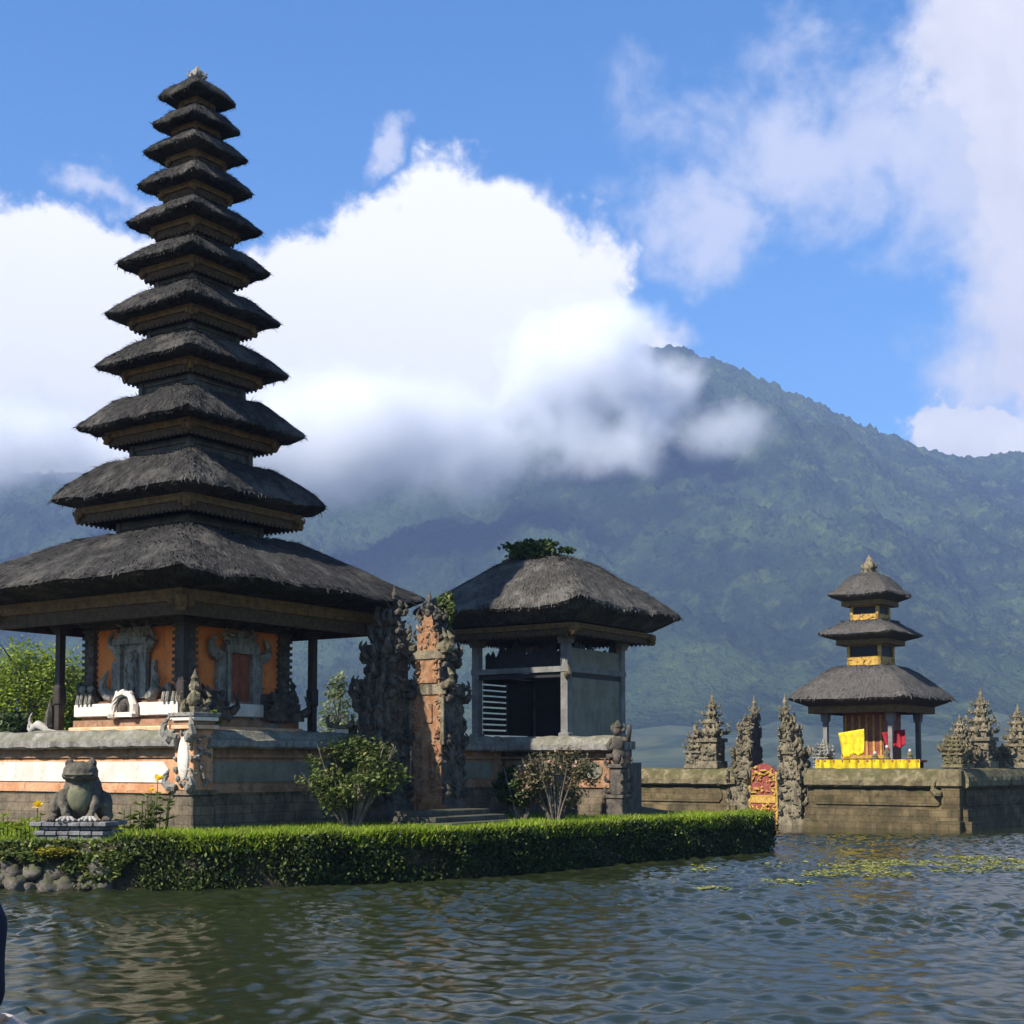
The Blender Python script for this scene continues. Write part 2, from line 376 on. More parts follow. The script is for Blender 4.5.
def water_fn(t):
    b = t.b
    b.inputs['Base Color'].default_value = (.013, .017, .007, 1); b.inputs['Roughness'].default_value = .03
    b.inputs['IOR'].default_value = 1.333; b.inputs['Specular IOR Level'].default_value = .5
    v = t.scale(t.co, (.75, 1.15, 1))
    n = t.m('ADD', t.noise(v, 5.5, 5, .6, .5), t.m('MULTIPLY', t.noise(v, 15, 4, .6, .4), .4))
    bump(t, n, .2, .04)
M['water'] = mat('lake water', water_fn)
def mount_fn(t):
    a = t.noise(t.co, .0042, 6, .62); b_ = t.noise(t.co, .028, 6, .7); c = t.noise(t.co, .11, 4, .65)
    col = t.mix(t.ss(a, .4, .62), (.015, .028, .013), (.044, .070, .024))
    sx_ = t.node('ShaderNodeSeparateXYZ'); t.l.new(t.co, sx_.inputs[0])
    sunny_side = t.ss(t.m('ADD', sx_.outputs[0], t.m('MULTIPLY', a, 900.)), 250., 1150., .25, .95)  # pale patches thin out leftwards: cloud shade put into the forest colour
    col = t.mix(t.m('MULTIPLY', t.ss(b_, .48, .7), sunny_side), col, (.095, .13, .034))
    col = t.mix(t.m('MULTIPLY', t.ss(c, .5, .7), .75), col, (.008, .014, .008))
    t.plug(t.b.inputs['Base Color'], col); t.b.inputs['Roughness'].default_value = 1; t.b.inputs['Specular IOR Level'].default_value = 0
    bump(t, t.m('ADD', c, b_), 1., 9.)
M['mountain'] = mat('forested mountain', mount_fn)
def field_fn(t):
    a = t.noise(t.scale(t.co, (1, 2.5, 1)), .012, 5, .6); b_ = t.noise(t.co, .05, 5, .7)
    col = t.mix(t.ss(a, .42, .6), (.02, .034, .014), (.058, .07, .032))
    col = t.mix(t.m('MULTIPLY', t.ss(b_, .5, .65), .6), col, (.03, .05, .02))
    t.plug(t.b.inputs['Base Color'], col); t.b.inputs['Roughness'].default_value = 1
M['field'] = mat('far shore fields', field_fn)

# ------------------------------------------------------------------ numpy noise
_P = rng.random((64, 64))
def vnoise(x, y):
    xi = np.floor(x).astype(int); yi = np.floor(y).astype(int); fx = x-xi; fy = y-yi
    fx = fx*fx*(3-2*fx); fy = fy*fy*(3-2*fy)
    g = lambda a, b: _P[a % 64, b % 64]
    return (g(xi, yi)*(1-fx)+g(xi+1, yi)*fx)*(1-fy)+(g(xi, yi+1)*(1-fx)+g(xi+1, yi+1)*fx)*fy-.5
def fbm(x, y, o=5, gain=.5):
    r = 0; a = 1.
    for i in range(o):
        r = r+a*vnoise(x*2**i+17.3*i, y*2**i+9.1*i); a *= gain
    return r
def gridfaces(nx, ny):
    i = np.arange(nx*ny).reshape(ny, nx)
    return np.stack([i[:-1, :-1], i[:-1, 1:], i[1:, 1:], i[1:, :-1]], -1).reshape(-1, 4)

# ------------------------------------------------------------------ water
def build_water():
    xs = np.concatenate([np.linspace(-2600, -34, 14), np.arange(-26, -10, .13), np.arange(-10, 16, .042), np.arange(16, 34, .13), np.linspace(42, 2600, 14)])
    ys = np.concatenate([np.linspace(-30, 2, 6), np.arange(6.0, 25, .04), np.arange(25, 42, .07), np.linspace(48, 1400, 16)])
    X, Y = np.meshgrid(xs, ys)
    Z = np.zeros_like(X); r2 = np.random.default_rng(3); N = 64
    for k in range(N):
        L = .17*(4.2**r2.random()); th = R(76)+r2.normal(0, .85); kk = 2*np.pi/L
        A = .25*1.414/math.sqrt(N)*L/(2*np.pi)
        ph = kk*(np.cos(th)*X+np.sin(th)*Y)+r2.random()*6.28
        Z += A*np.sin(ph+.6*np.sin(ph*.37+k))
    Z *= np.clip(.8+1.5*fbm(X/6, Y/4.5, 3), .55, 1.2)
    win = np.clip((X+26)/4, 0, 1)*np.clip((34-X)/4, 0, 1)*np.clip((Y-6)/2, 0, 1)*np.clip((42-Y)/3, 0, 1)
    Z *= np.clip(win, 0, 1)
    V = np.stack([X, Y, Z], -1).reshape(-1, 3)
    o = npmesh('water', V, gridfaces(len(xs), len(ys)), M['water'], smooth=True)
    tag(o, 'rippled green lake water', None, kind='structure')
build_water()

# ------------------------------------------------------------------ mountain and far shore
def build_mountain():
    YR = 2500.
    ridge_px = np.array([[-1500, 620], [-800, 560], [-300, 470], [0, 470], [150, 468], [300, 462], [420, 452], [470, 425], [520, 388], [560, 358], [600, 342], [640, 338], [682, 342], [720, 355], [780, 383], [805, 391],
                         [850, 416], [900, 438], [930, 450], [965, 455], [1000, 450], [1060, 452], [1200, 470], [1500, 520], [2000, 590], [2600, 640]], float)
    xs = np.arange(-2100, 2500, 6.0); ys = np.concatenate([np.arange(1060, 1500, 12.), np.arange(1500, 2560, 5.), np.arange(2560, 3060, 25.)])
    X, Y = np.meshgrid(xs, ys)
    px = 512+F*X/(YR*.998+500*.0645)
    zr = 2+(764.5-np.interp(px, ridge_px[:, 0], ridge_px[:, 1]))/F*YR
    t = np.clip((Y-1150)/(YR-1150), 0, 1.)
    back = np.clip((Y-YR)/600, 0, 1)
    gul = np.abs(fbm(X/210+3, Y/420+2, 5))*2
    prof = .05*np.clip((Y-1060)/100, 0, 1)*np.clip(1-t*3, 0, 1)+t**1.12
    Z = zr*prof*(1-.55*back**1.2)
    Z += (gul-.3)*58*np.sin(np.pi*np.clip(t, 0, 1))**1.3
    tree = vnoise(X/13, Y/13)*13+vnoise(X/30+5, Y/30)*6+rng.normal(0, 3.2, X.shape)
    Z += tree*np.clip(t*5, 0, 1)
    Z += np.clip(40-Z, 0, 40)*.4*np.clip((Y-1060)/60, 0, 1)
    V = np.stack([X, Y, np.maximum(Z, -2)], -1).reshape(-1, 3)
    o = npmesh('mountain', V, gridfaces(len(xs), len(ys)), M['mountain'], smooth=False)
    tag(o, 'dark forested mountain rising behind the lake', None, kind='structure')
    xs = np.arange(-1800, 2200, 25.); ys = np.arange(820, 1240, 10.)
    X, Y = np.meshgrid(xs, ys)
    Z = -1.2+np.clip((Y-850-20*fbm(X/120, Y*0+3, 3))*.105, 0, 60)+fbm(X/60, Y/60, 4)*3+np.maximum(0, fbm(X/45+7, Y/20, 4)-.05)*26*np.clip((Y-860)/30, 0, 1)
    o = npmesh('far_shore', np.stack([X, Y, Z], -1).reshape(-1, 3), gridfaces(len(xs), len(ys)), M['field'], smooth=True)
    tag(o, 'hazy green fields along the far lake shore', None, kind='structure')
build_mountain()

# ------------------------------------------------------------------ haze and clouds in front of the mountain
def volmat(name, color, dens, aniso=0.):
    m = bpy.data.materials.new(name); m.use_nodes = True; t = NT(m.node_tree); t.n.clear()
    out = t.node('ShaderNodeOutputMaterial'); v = t.node('ShaderNodeVolumePrincipled'); t.l.new(v.outputs[0], out.inputs['Volume'])
    v.inputs['Color'].default_value = (*color, 1); v.inputs['Density'].default_value = dens; v.inputs['Anisotropy'].default_value = aniso
    return m, t, v
HZ, _, _ = volmat('air haze', (.29, .395, .68), 2.5e-4)
hb = MB(); hb.box(-3300, 3300, -40, 3150, -4, 830)
tag(hb.build('haze', HZ), 'thin blue air between the lake and the mountain', None, kind='stuff')

def cloud(px, py, Y, rx, ry, rz, dens, seed, label, soft=.55, amp=.9):
    m, t, v = volmat('cloud vapour', (.995, .995, 1.0), 0, -.35)
    tc = t.node('ShaderNodeTexCoord'); co = tc.outputs['Object']
    of = t.node('ShaderNodeMapping'); of.inputs['Location'].default_value = (seed*3.1, seed*1.7, 0); of.inputs['Scale'].default_value = (rx/260., ry/260., rz/260.)
    t.l.new(co, of.inputs['Vector'])
    n = t.m('SUBTRACT', t.noise(of.outputs[0], 2.4, 6, .6), .5)
    r = t.vm('LENGTH', co)
    e = t.m('ADD', t.m('SUBTRACT', .72, r), t.m('MULTIPLY', n, amp))
    hull = t.ss(r, 1.0, .86)
    t.plug(v.inputs['Density'], t.m('MULTIPLY', t.m('MULTIPLY', t.ss(e, 0, soft), hull), dens))
    mb = MB(); mb.ell((0, 0, 0), (1, 1, 1), 40, 24, None, .0)
    o = mb.build('cloud', m, smooth=True); o.location = at(px, py, Y); o.scale = (rx, ry, rz)
    tag(o, label, None, kind='stuff')
K = 1750/F
cloud(-40, 452, 1720, 210*K, 160, 84*K, .05, 5, 'grey white cloud over the ridge left of the tall pagoda', .7, 1.3)
cloud(290, 440, 1740, 540*K, 230, 98*K, .05, 1, 'white cloud bank hugging the mountain behind the tall pagoda', .8, 1.35)
cloud(590, 374, 1900, 176*K, 150, 118*K, .06, 2, 'white cloud edge spilling over the mountain ridge', .6, 1.25)
cloud(722, 432, 1760, 100*K, 70, 46*K, .018, 3, 'small grey wisp of cloud on the mountain slope', .8, 1.9)

# ------------------------------------------------------------------ islet ground
A34 = R(34); E1 = Vector((math.cos(A34), -math.sin(A34), 0)); E2 = Vector((math.sin(A34), math.cos(A34), 0))
GZ = .74
FRONT = [(-14, 22.9), (-8.3, 22.7), (-6.2, 22.6), (-5.0, 22.62), (-3.5, 23.1), (-1, 24.8), (1.0, 27.1), (2.9, 29.5), (4.5, 31.1), (5.65, 32.2), (5.95, 32.9)]
POLY = FRONT + [(5.9, 33.8), (5.3, 35.6), (4.2, 39), (3.8, 44), (-2, 50), (-16, 50), (-26, 42), (-26, 26)]
def build_islet():
    mb = MB(); n = len(POLY)
    mb.add([(x, y, GZ) for x, y in POLY]+[(x, y, -1.6) for x, y in POLY], [tuple(range(n))]+[(i, i+n, (i+1) % n+n, (i+1) % n) for i in range(n)])
    tag(mb.build('islet_ground', M['soil']), 'low grassy islet carrying the temple', None, kind='structure')
build_islet()

# ------------------------------------------------------------------ pagoda roofs
def roof_mesh(Rr, z0, prof, und, mat_, name, parent, n=14, jit=.03, rx=1., ry=1., round_=.05):
    """square thatch roof: prof = [(fraction of R, z)], lip at the first; und = (half size, z) where the underside ends"""
    loops = []
    def loop(h, hy, z, j, rd, up=0.):
        pts = []
        c = [(h, -hy), (h, hy), (-h, hy), (-h, -hy)]
        for k in range(4):
            x0, y0 = c[k]; x1, y1 = c[(k+1) % 4]
            for i in range(n):
                tt = i/n; x = x0+(x1-x0)*tt; y = y0+(y1-y0)*tt
                e = min(tt, 1-tt)*2
                q = 1-rd*(1-min(1, e/.16))**2
                jx = j*mnoise.noise((x*3.1, y*3.1, z*5)); jz = j*mnoise.noise((x*4.7+9, y*4.7, z*3+4))*1.0+j*1.5*mnoise.noise((x*1.3+z, y*1.3, z*.8))
                pts.append((x*q*(1+jx*.5/max(h, .2)), y*q*(1+jx*.5/max(h, .2)), z+jz+up*(1-min(1, e/.4))**2))
        return pts
    L = []
    L.append(loop(und[0], und[0]*ry/rx, und[1], 0, 0))
    L.append(loop(Rr*.90, Rr*.90*ry/rx, z0+.30*(und[1]-z0), jit*.3, round_*.6))
    L.append(loop(Rr*.985, Rr*.985*ry/rx, z0-.015, jit*1.2, round_, Rr*.035))
    for f, z in prof:
        L.append(loop(Rr*f, max(.01, Rr*ry/rx-(Rr-Rr*f)), z, jit, round_*(.3+.7*f), Rr*.035*max(0, (f-.7)/.3)))
    mb = MB(); m = 4*n
    vs = [p for l in L for p in l]; fs = []
    for k in range(len(L)-1):
        for i in range(m):
            j = (i+1) % m; fs.append((k*m+i, k*m+j, (k+1)*m+j, (k+1)*m+i))
    fs.append(tuple((len(L)-1)*m+i for i in range(m)))
    mb.add(vs, fs)
    # loose straw ends hanging over the lip
    lip = L[2]; q = len(lip); nf = len(fs)
    for i in range(q):
        a = Vector(lip[i]); b = Vector(lip[(i+1) % q])
        kk = max(2, int((b-a).length/.035))
        for s_ in range(kk):
            p = a.lerp(b, (s_+random.random())/kk); o = Vector((p.x, p.y, 0)).normalized(); d = (b-a).normalized()
            w = random.uniform(.008, .022); ln = random.uniform(.0, .075)
            tip = p+o*random.uniform(-.01, .035)-Vector((0, 0, ln))+d*random.uniform(-.02, .02)
            c = p-o*.05+Vector((0, 0, .05))
            mb.add([tuple(c-d*w), tuple(c+d*w), tuple(tip)], [(0, 1, 2)])
    # loose tufts lying on the slope
    def tuft(k, i, s_):
        a = Vector(L[k][i]).lerp(Vector(L[k][(i+1) % m]), random.random()); b = Vector(L[k+1][i]).lerp(Vector(L[k+1][(i+1) % m]), random.random())
        d = a-b
        if d.length < .02: return
        p = b.lerp(a, random.random()); d.normalize(); sd = d.cross(Vector((0, 0, 1))).normalized(); up = sd.cross(d).normalized()
        if up.z < 0: up = -up
        ln = random.uniform(.06, .2)*s_; w = random.uniform(.008, .02)*s_
        mb.add([tuple(p-sd*w), tuple(p+sd*w), tuple(p+d*ln+up*random.uniform(.01, .06)*s_+sd*random.uniform(-.04, .04))], [(0, 1, 2)])
    for k in range(2, len(L)-2):
        for i in range(m):
            hip = min(i % n, n-(i % n))
            for _ in range(int(Rr*(3.2 if hip < 2 else 1.3)*14/n)+1): tuft(k, i, min(1.2, .55+Rr*.28))
    o = mb.build(name, mat_, parent)
    me = o.data; uv = me.uv_layers.new(name='uv'); vv = [0.]
    for k in range(1, len(L)): vv.append(vv[-1]+(Vector(L[k][0])-Vector(L[k-1][0])).length)
    per = 8*Rr
    for p in me.polygons:
        if p.index < nf-1 and len(p.vertices) == 4:
            wrap = (p.index % m) == m-1
            for li, vi in zip(p.loop_indices, p.vertices):
                i_ = vi % m
                uv.data[li].uv = (per*((m if (wrap and i_ == 0) else i_)/m), vv[vi//m])
        else:
            u0 = random.random()*9
            for li in p.loop_indices: uv.data[li].uv = (u0, vv[2])
    return o

def ring(mb, h, z0, z1, w, ry=1.):
    hy = h*ry
    mb.box(-h, h, -hy, -hy+w, z0, z1); mb.box(-h, h, hy-w, hy, z0, z1)
    mb.box(-h, -h+w, -hy+w, hy-w, z0, z1); mb.box(h-w, h, -hy+w, hy-w, z0, z1)

def eave(parent, h, z0, z1, big=False, ry=1.):
    """two stepped wooden bands, gilded corner carvings"""
    zm = z0+(z1-z0)*.52
    a = MB(); ring(a, h, zm, z1, .14*max(1, h/2), ry)
    th = (z1-zm)*.25; ring(a, h+.02, z1-th*1.5, z1-th*.5, .05, ry)
    o = a.build('eave_frame', M['eave'], parent)
    b = MB(); h2 = h-.05
    ring(b, h2, z0, zm, .12, ry)
    n = max(6, int(h*2/.13))
    for i in range(n if h < 2.3 else 0):   # row of dentils
        x = -h2+(i+.5)*2*h2/n; w = h2/n*.4
        for s_ in (-1, 1):
            b.box(x-w, x+w, s_*h2*ry-.015, s_*h2*ry+.015, z0-.035, z0+.03)
            b.box(s_*h2-.015, s_*h2+.015, (x-w)*ry, (x+w)*ry, z0-.035, z0+.03)
    b.build('eave_molding', M['eave_lo'], o)
    for sx in (-1, 1):
        for sy in (-1, 1):
            c = MB(); s_ = .09+.05*h
            c.knob((sx*(h-.02), sy*(h*ry-.02), zm), s_*.62); c.horn((sx*h, sy*h*ry, zm-.1*s_), (sx, sy, 0), s_*.7, 1, .28)
            for k in (-1, 1):
                c.knob((sx*(h+.01), sy*(h*ry-.8*s_), zm), s_*.5); c.knob((sx*(h-.8*s_), sy*(h*ry+.01), zm), s_*.5)
            c.knob((sx*(h-.02), sy*(h*ry-.02), zm-s_*.55), s_*.5)
            c.build('corner_carving', M['eave'], o)
    return o

def carve(mb, origin, u, v, nrm, wu, wv, n, s=.05, d=.04):
    """scatter relief knobs on a rectangle"""
    o = Vector(origin); u = Vector(u); v = Vector(v); nr = Vector(nrm)
    for _ in range(n):
        p = o+u*random.uniform(-wu, wu)+v*random.uniform(0, wv)
        r = s*random.uniform(.5, 1.3)
        if random.random() < .45:
            t_ = (u*random.uniform(-1, 1)+v*random.uniform(-.2, 1)).normalized()
            mb.tube([p-t_*r*1.5, p+nr*d+t_*.0, p+t_*r*1.2+nr*d*.8, p+t_*r*2+nr*.2*d], [r*.5, r*.6, r*.45, r*.1], 5)
        else:
            mb.ell(p, (r, r, r*.9), 6, 4, None, .2)

# ------------------------------------------------------------------ the eleven tiered meru
TX, TY = -7.18, 31.0
def build_meru():
    t = thing('meru_tower', 'tall black pagoda with eleven thatched roofs on an orange shrine', 'pagoda', (TX, TY, 0), -A34)
    def conv(xl, xr, y):
        c = (xl+xr)/2; p = at(c, y, TY); depth = TY*math.cos(PITCH)+(p.z-H)*math.sin(PITCH)
        return (xr-xl)/2*depth/F/.98/1.4142*1.035, p.z
    # left tip x, right tip x, lip y, shoulder y, shoulder fraction, eave frame (xl, xr, y top, y bottom), neck (xl, xr)
    T = [(-44, 428, 603, 541, .42, (9, 362, 610, 633), None),
         (57, 325, 508, 468, .58, (87, 295, 512, 527), (125, 254)),
         (81, 304, 435, 402, .57, (112, 270, 436, 450), (138, 245)),
         (97, 287, 374, 347, .57, (128, 255, 374, 387), (146, 238)),
         (107, 279, 321, 297, .57, (134, 250, 322, 335), (153, 232)),
         (119, 269, 271, 250, .56, (143, 241, 272, 285), (160, 225)),
         (130, 262, 229.5, 211, .56, (154, 234, 230, 243), (166, 220)),
         (139, 252, 192, 174, .56, (162, 228, 193, 205), (172, 214)),
         (145, 246, 158, 142, .56, (168, 222, 160, 171), (177, 210)),
         (153, 240, 130, 114.5, .56, (174, 216, 130, 141), (181, 208)),
         (159, 235, 101.5, 83, .3, (180, 211, 103, 113), (185, 206))]
    zs = []
    for i, (xl, xr, yl, ysh, fs, ev, nk) in enumerate(T):
        h, z = conv(xl, xr, yl); _, zsh = conv(xl, xr, ysh); hh = zsh-z
        he, ze1 = conv(ev[0], ev[1], ev[2]); _, ze0 = conv(ev[0], ev[1], ev[3])
        if i == 0: prof = [(1, z+.02), (.985, z+.10), (.9, z+.24*hh), (.75, z+.52*hh), (.58, z+.80*hh), (fs+.04, z+.97*hh), (fs, z+hh), (.37, z+.95*hh), (.29, z+.86*hh)]
        elif i == 10: prof = [(1, z+.01), (.97, z+.16*hh), (.8, z+.5*hh), (.56, z+.82*hh), (.34, z+.97*hh), (.15, z+hh), (.02, z+hh)]
        else: prof = [(1, z+.01), (.975, z+.12*hh), (.9, z+.34*hh), (.80, z+.60*hh), (.68, z+.88*hh), (fs+.03, z+1.02*hh), (fs-.02, z+1.03*hh), (.51, z+.93*hh), (.46, z+.80*hh)]
        ro = roof_mesh(h, z, prof, (he*.97, ze1-.02), M['thatch'], 'roof', t, 22 if i < 3 else 14, .05 if i < 3 else .035)
        eave(ro, he, ze0, ze1)
        if nk:
            hn, _ = conv(nk[0], nk[1], yl); zb = zs[-1]
            mb = MB(); mb.sq(hn-.02, zb-.35, ze0+.05)
            for sx in (-1, 1):
                for sy in (-1, 1): mb.sq(.06, zb-.3, ze0+.03, 0, 0, sx*hn, sy*hn)
            ring(mb, hn+.03, ze0-.12*hn, ze0+.02, .08)
            mb.build('neck', M['neck'], t)
        zs.append(zsh)
    zt = zs[-1]
    f = MB(); f.lathe([(.2, zt-.12), (.22, zt+.02), (.14, zt+.06), (.17, zt+.14), (.15, zt+.24), (.08, zt+.3), (.04, zt+.36), (.02, zt+.4)], 8)
    for k in range(8):
        a = k*math.pi/4; f.horn((.12*math.cos(a), .12*math.sin(a), zt+.02+.1*(k % 2)), (math.cos(a), math.sin(a), 0), .16, 1, .25)
    f.build('finial', M['carved'], t)
    # underside ceiling
    c = MB(); he, ze = conv(9, 362, 620); c.sq(he-.1, ze+.02, ze+.14); c.build('ceiling', M['under'], t)
    zc = ze
    # corner posts
    hp = 1.93
    for sx in (-1, 1):
        for sy in (-1, 1):
            p = MB(); x, y = sx*hp, sy*hp
            p.sq(.075, 2.3, zc, 0, 0, x, y); p.sq(.12, 2.0, 2.75, 0, .02, x, y); p.sq(.105, 3.3, 3.7, 0, .02, x, y); p.sq(.12, zc-.35, zc-.25, -.03, 0, x, y); p.sq(.17, zc-.25, zc-.05, -.05, 0, x, y)
            p.build('post', M['post'], t)
    # shrine body and plinths
    b = MB(); hb_ = 1.48; b.sq(hb_, 3.2, zc); b.build('shrine_body', M['orange'], t)
    p = MB(); p.sq(1.86, 1.5, 2.62); p.sq(1.62, 2.62, 2.80); p.sq(1.72, 2.80, 2.95); p.build('plinth', M['wallbrown'], t)
    for h, z0, z1, mt in ((1.80, 2.66, 2.80, 'peach'), (1.66, 2.83, 2.92, 'peach'), (1.72, 3.02, 3.30, 'white_ledge')):
        q = MB(); q.sq(h, z0, z1, 0, .02); q.build('ledge', M[mt], t)
    q = MB(); q.sq(1.60, 2.94, 3.02); q.sq(1.6, 3.3, 3.36); q.build('ledge', M['wallbrown'], t)
    # stepped dark cornice right under the roof and at the body corners
    k = MB()
    for i, (h, z0) in enumerate(((1.53, zc-.30), (1.60, zc-.25), (1.68, zc-.2), (1.77, zc-.15), (1.86, zc-.11))): ring(k, h, z0, z0+.11, .4)
    k.build('cornice', M['carved_dark'], t)
    for sx in (-1, 1):
        for sy in (-1, 1):
            c = MB(); c.sq(.15, 3.36, zc-.28, 0, 0, sx*1.42, sy*1.42)
            for z in np.arange(3.45, zc-.33, .14): c.sq(.19, z, z+.07, 0, 0, sx*1.42, sy*1.42)
            for z in (3.36, 3.5): c.horn((sx*1.5, sy*1.5, z), (sx, sy, 0), .38, 1, .25)
            for kx in (-1, 1):
                c.horn((sx*(1.5), sy*(1.1), 3.38), (sx, 0, 0), .3); c.horn((sx*1.1, sy*1.5, 3.38), (0, sy, 0), .3)
            c.build('corner_pilaster', M['carved_dark'], t)
    # niche with relief on the sunny face
    n = MB()
    n.box(-.42, .42, -1.56, -1.47, 3.4, zc-.35)
    for sx in (-1, 1):
        n.box(sx*.40-.09, sx*.40+.09, -1.66, -1.56, 3.4, 4.55); n.box(sx*.62-.05, sx*.62+.05, -1.58, -1.48, 3.4, 4.2)
        n.box(sx*.40-.13, sx*.40+.13, -1.69, -1.55, 4.35, 4.5)
        n.horn((sx*.55, -1.6, 3.45), (sx, -.2, 0), .55, 1, .24); n.horn((sx*.48, -1.62, 4.5), (sx, 0, 0), .35)
    n.box(-.52, .52, -1.70, -1.55, 4.55, 4.68); n.box(-.4, .4, -1.66, -1.55, 4.68, 4.8); n.box(-.28, .28, -1.63, -1.55, 4.8, 4.92)
    carve(n, (0, -1.57, 4.6), (1, 0, 0), (0, 0, 1), (0, -1, 0), .5, .5, 40, .06, .06)
    nn = n.build('niche', M['carved'], t)
    fg = MB()
    fg.box(-.25, .25, -1.60, -1.55, 3.55, 4.45)
    fg.ell((0, -1.63, 4.28), (.075, .06, .09)); fg.ell((0, -1.62, 4.0), (.11, .06, .2)); fg.tube([(0, -1.63, 3.85), (-.06, -1.63, 3.7), (-.05, -1.63, 3.56)], [.08, .06, .05]); fg.tube([(0, -1.63, 3.85), (.07, -1.63, 3.7), (.06, -1.63, 3.56)], [.08, .06, .05])
    fg.tube([(-.1, -1.63, 4.12), (-.18, -1.64, 3.98), (-.08, -1.66, 3.92)], .035); fg.tube([(.1, -1.63, 4.12), (.19, -1.64, 4.02), (.14, -1.66, 4.2)], .035)
    carve(fg, (0, -1.6, 3.6), (1, 0, 0), (0, 0, 1), (0, -1, 0), .22, .8, 26, .03, .03)
    fg.build('relief_figure', M['carved'], nn)
    th = MB(); th.box(-.36, .36, -1.84, -1.6, 3.0, 3.1); th.tube([(-.3, -1.78, 3.0), (-.31, -1.8, 3.25), (-.2, -1.8, 3.45), (0, -1.8, 3.52), (.2, -1.8, 3.45), (.31, -1.8, 3.25), (.3, -1.78, 3.0)], [.1, .085, .075, .08, .075, .085, .1], 8)
    for s_ in (-1, 1): th.knob((s_*.34, -1.82, 3.06), .1); th.knob((s_*.22, -1.8, 3.5), .07)
    th.build('stone_throne', M['white_ledge'], t)
    th = MB(); th.box(-.24, .24, -1.78, -1.62, 3.1, 3.4); th.ell((0, -1.8, 3.2), (.1, .08, .12)); th.build('hollow_shade', M['carved_dark'], t)  # dark block standing in for the shade inside the arch
    for x in (-1.5, -1.22, 1.2, 1.5):
        g = MB(); g.ell((x, -1.62, 3.42), (.11, .12, .16), 8, 6, None, .2); g.ell((x, -1.66, 3.62), (.08, .09, .09), 8, 6, None, .2); g.tube([(x-.06, -1.72, 3.5), (x-.06, -1.76, 3.3)], .04); g.tube([(x+.06, -1.72, 3.5), (x+.06, -1.76, 3.3)], .04)
        g.build('guardian_carving', M['carved'], t)
    # door on the shaded face
    d = MB()
    for k in range(2): d.box(1.50, 1.56, -.30+.31*k, -.01+.31*k, 2.75, 4.35)
    for k in range(2):
        for j in range(3): d.box(1.56, 1.575, -.25+.31*k, -.06+.31*k, 2.85+.5*j, 3.25+.5*j)
    dr = d.build('door', M['wood'], t)
    fr = MB()
    for sy in (-1, 1):
        fr.box(1.48, 1.66, sy*.37-.05, sy*.37+.05, 2.7, 4.5); fr.box(1.48, 1.62, sy*.55-.1, sy*.55+.1, 2.7, 4.4)
        fr.horn((1.6, sy*.6, 4.3), (0, sy, 0), .45); fr.horn((1.6, sy*.7, 2.8), (.3, sy, 0), .6)
    fr.box(1.48, 1.7, -.48, .48, 4.38, 4.55); fr.box(1.48, 1.66, -.36, .36, 4.55, 4.7); fr.box(1.48, 1.62, -.24, .24, 4.7, 4.85)
    carve(fr, (1.6, 0, 4.4), (0, 1, 0), (0, 0, 1), (1, 0, 0), .55, .5, 36, .06, .06)
    for sy in (-1, 1): carve(fr, (1.58, sy*.55, 2.9), (0, 1, 0), (0, 0, 1), (1, 0, 0), .12, 1.5, 26, .05, .05)
    fr.build('door_frame', M['carved'], dr)
    for sy in (-1, 1):
        w = MB()
        for z in (2.95, 3.15, 3.35): w.box(1.55, 2.0-(z-2.95)*.6, sy*1.1-.5, sy*1.1+.5, z, z+.19)
        for yy in (-.45, 0, .45): w.horn((1.9, sy*1.1+yy, 3.1), (1, yy, 0), .4, 1, .25)
        carve(w, (1.9, sy*1.1, 2.95), (0, 1, 0), (0, 0, 1), (1, 0, 0), .5, .6, 26, .07, .06)
        w.build('carved_wing', M['carved_dark'], t)
build_meru()

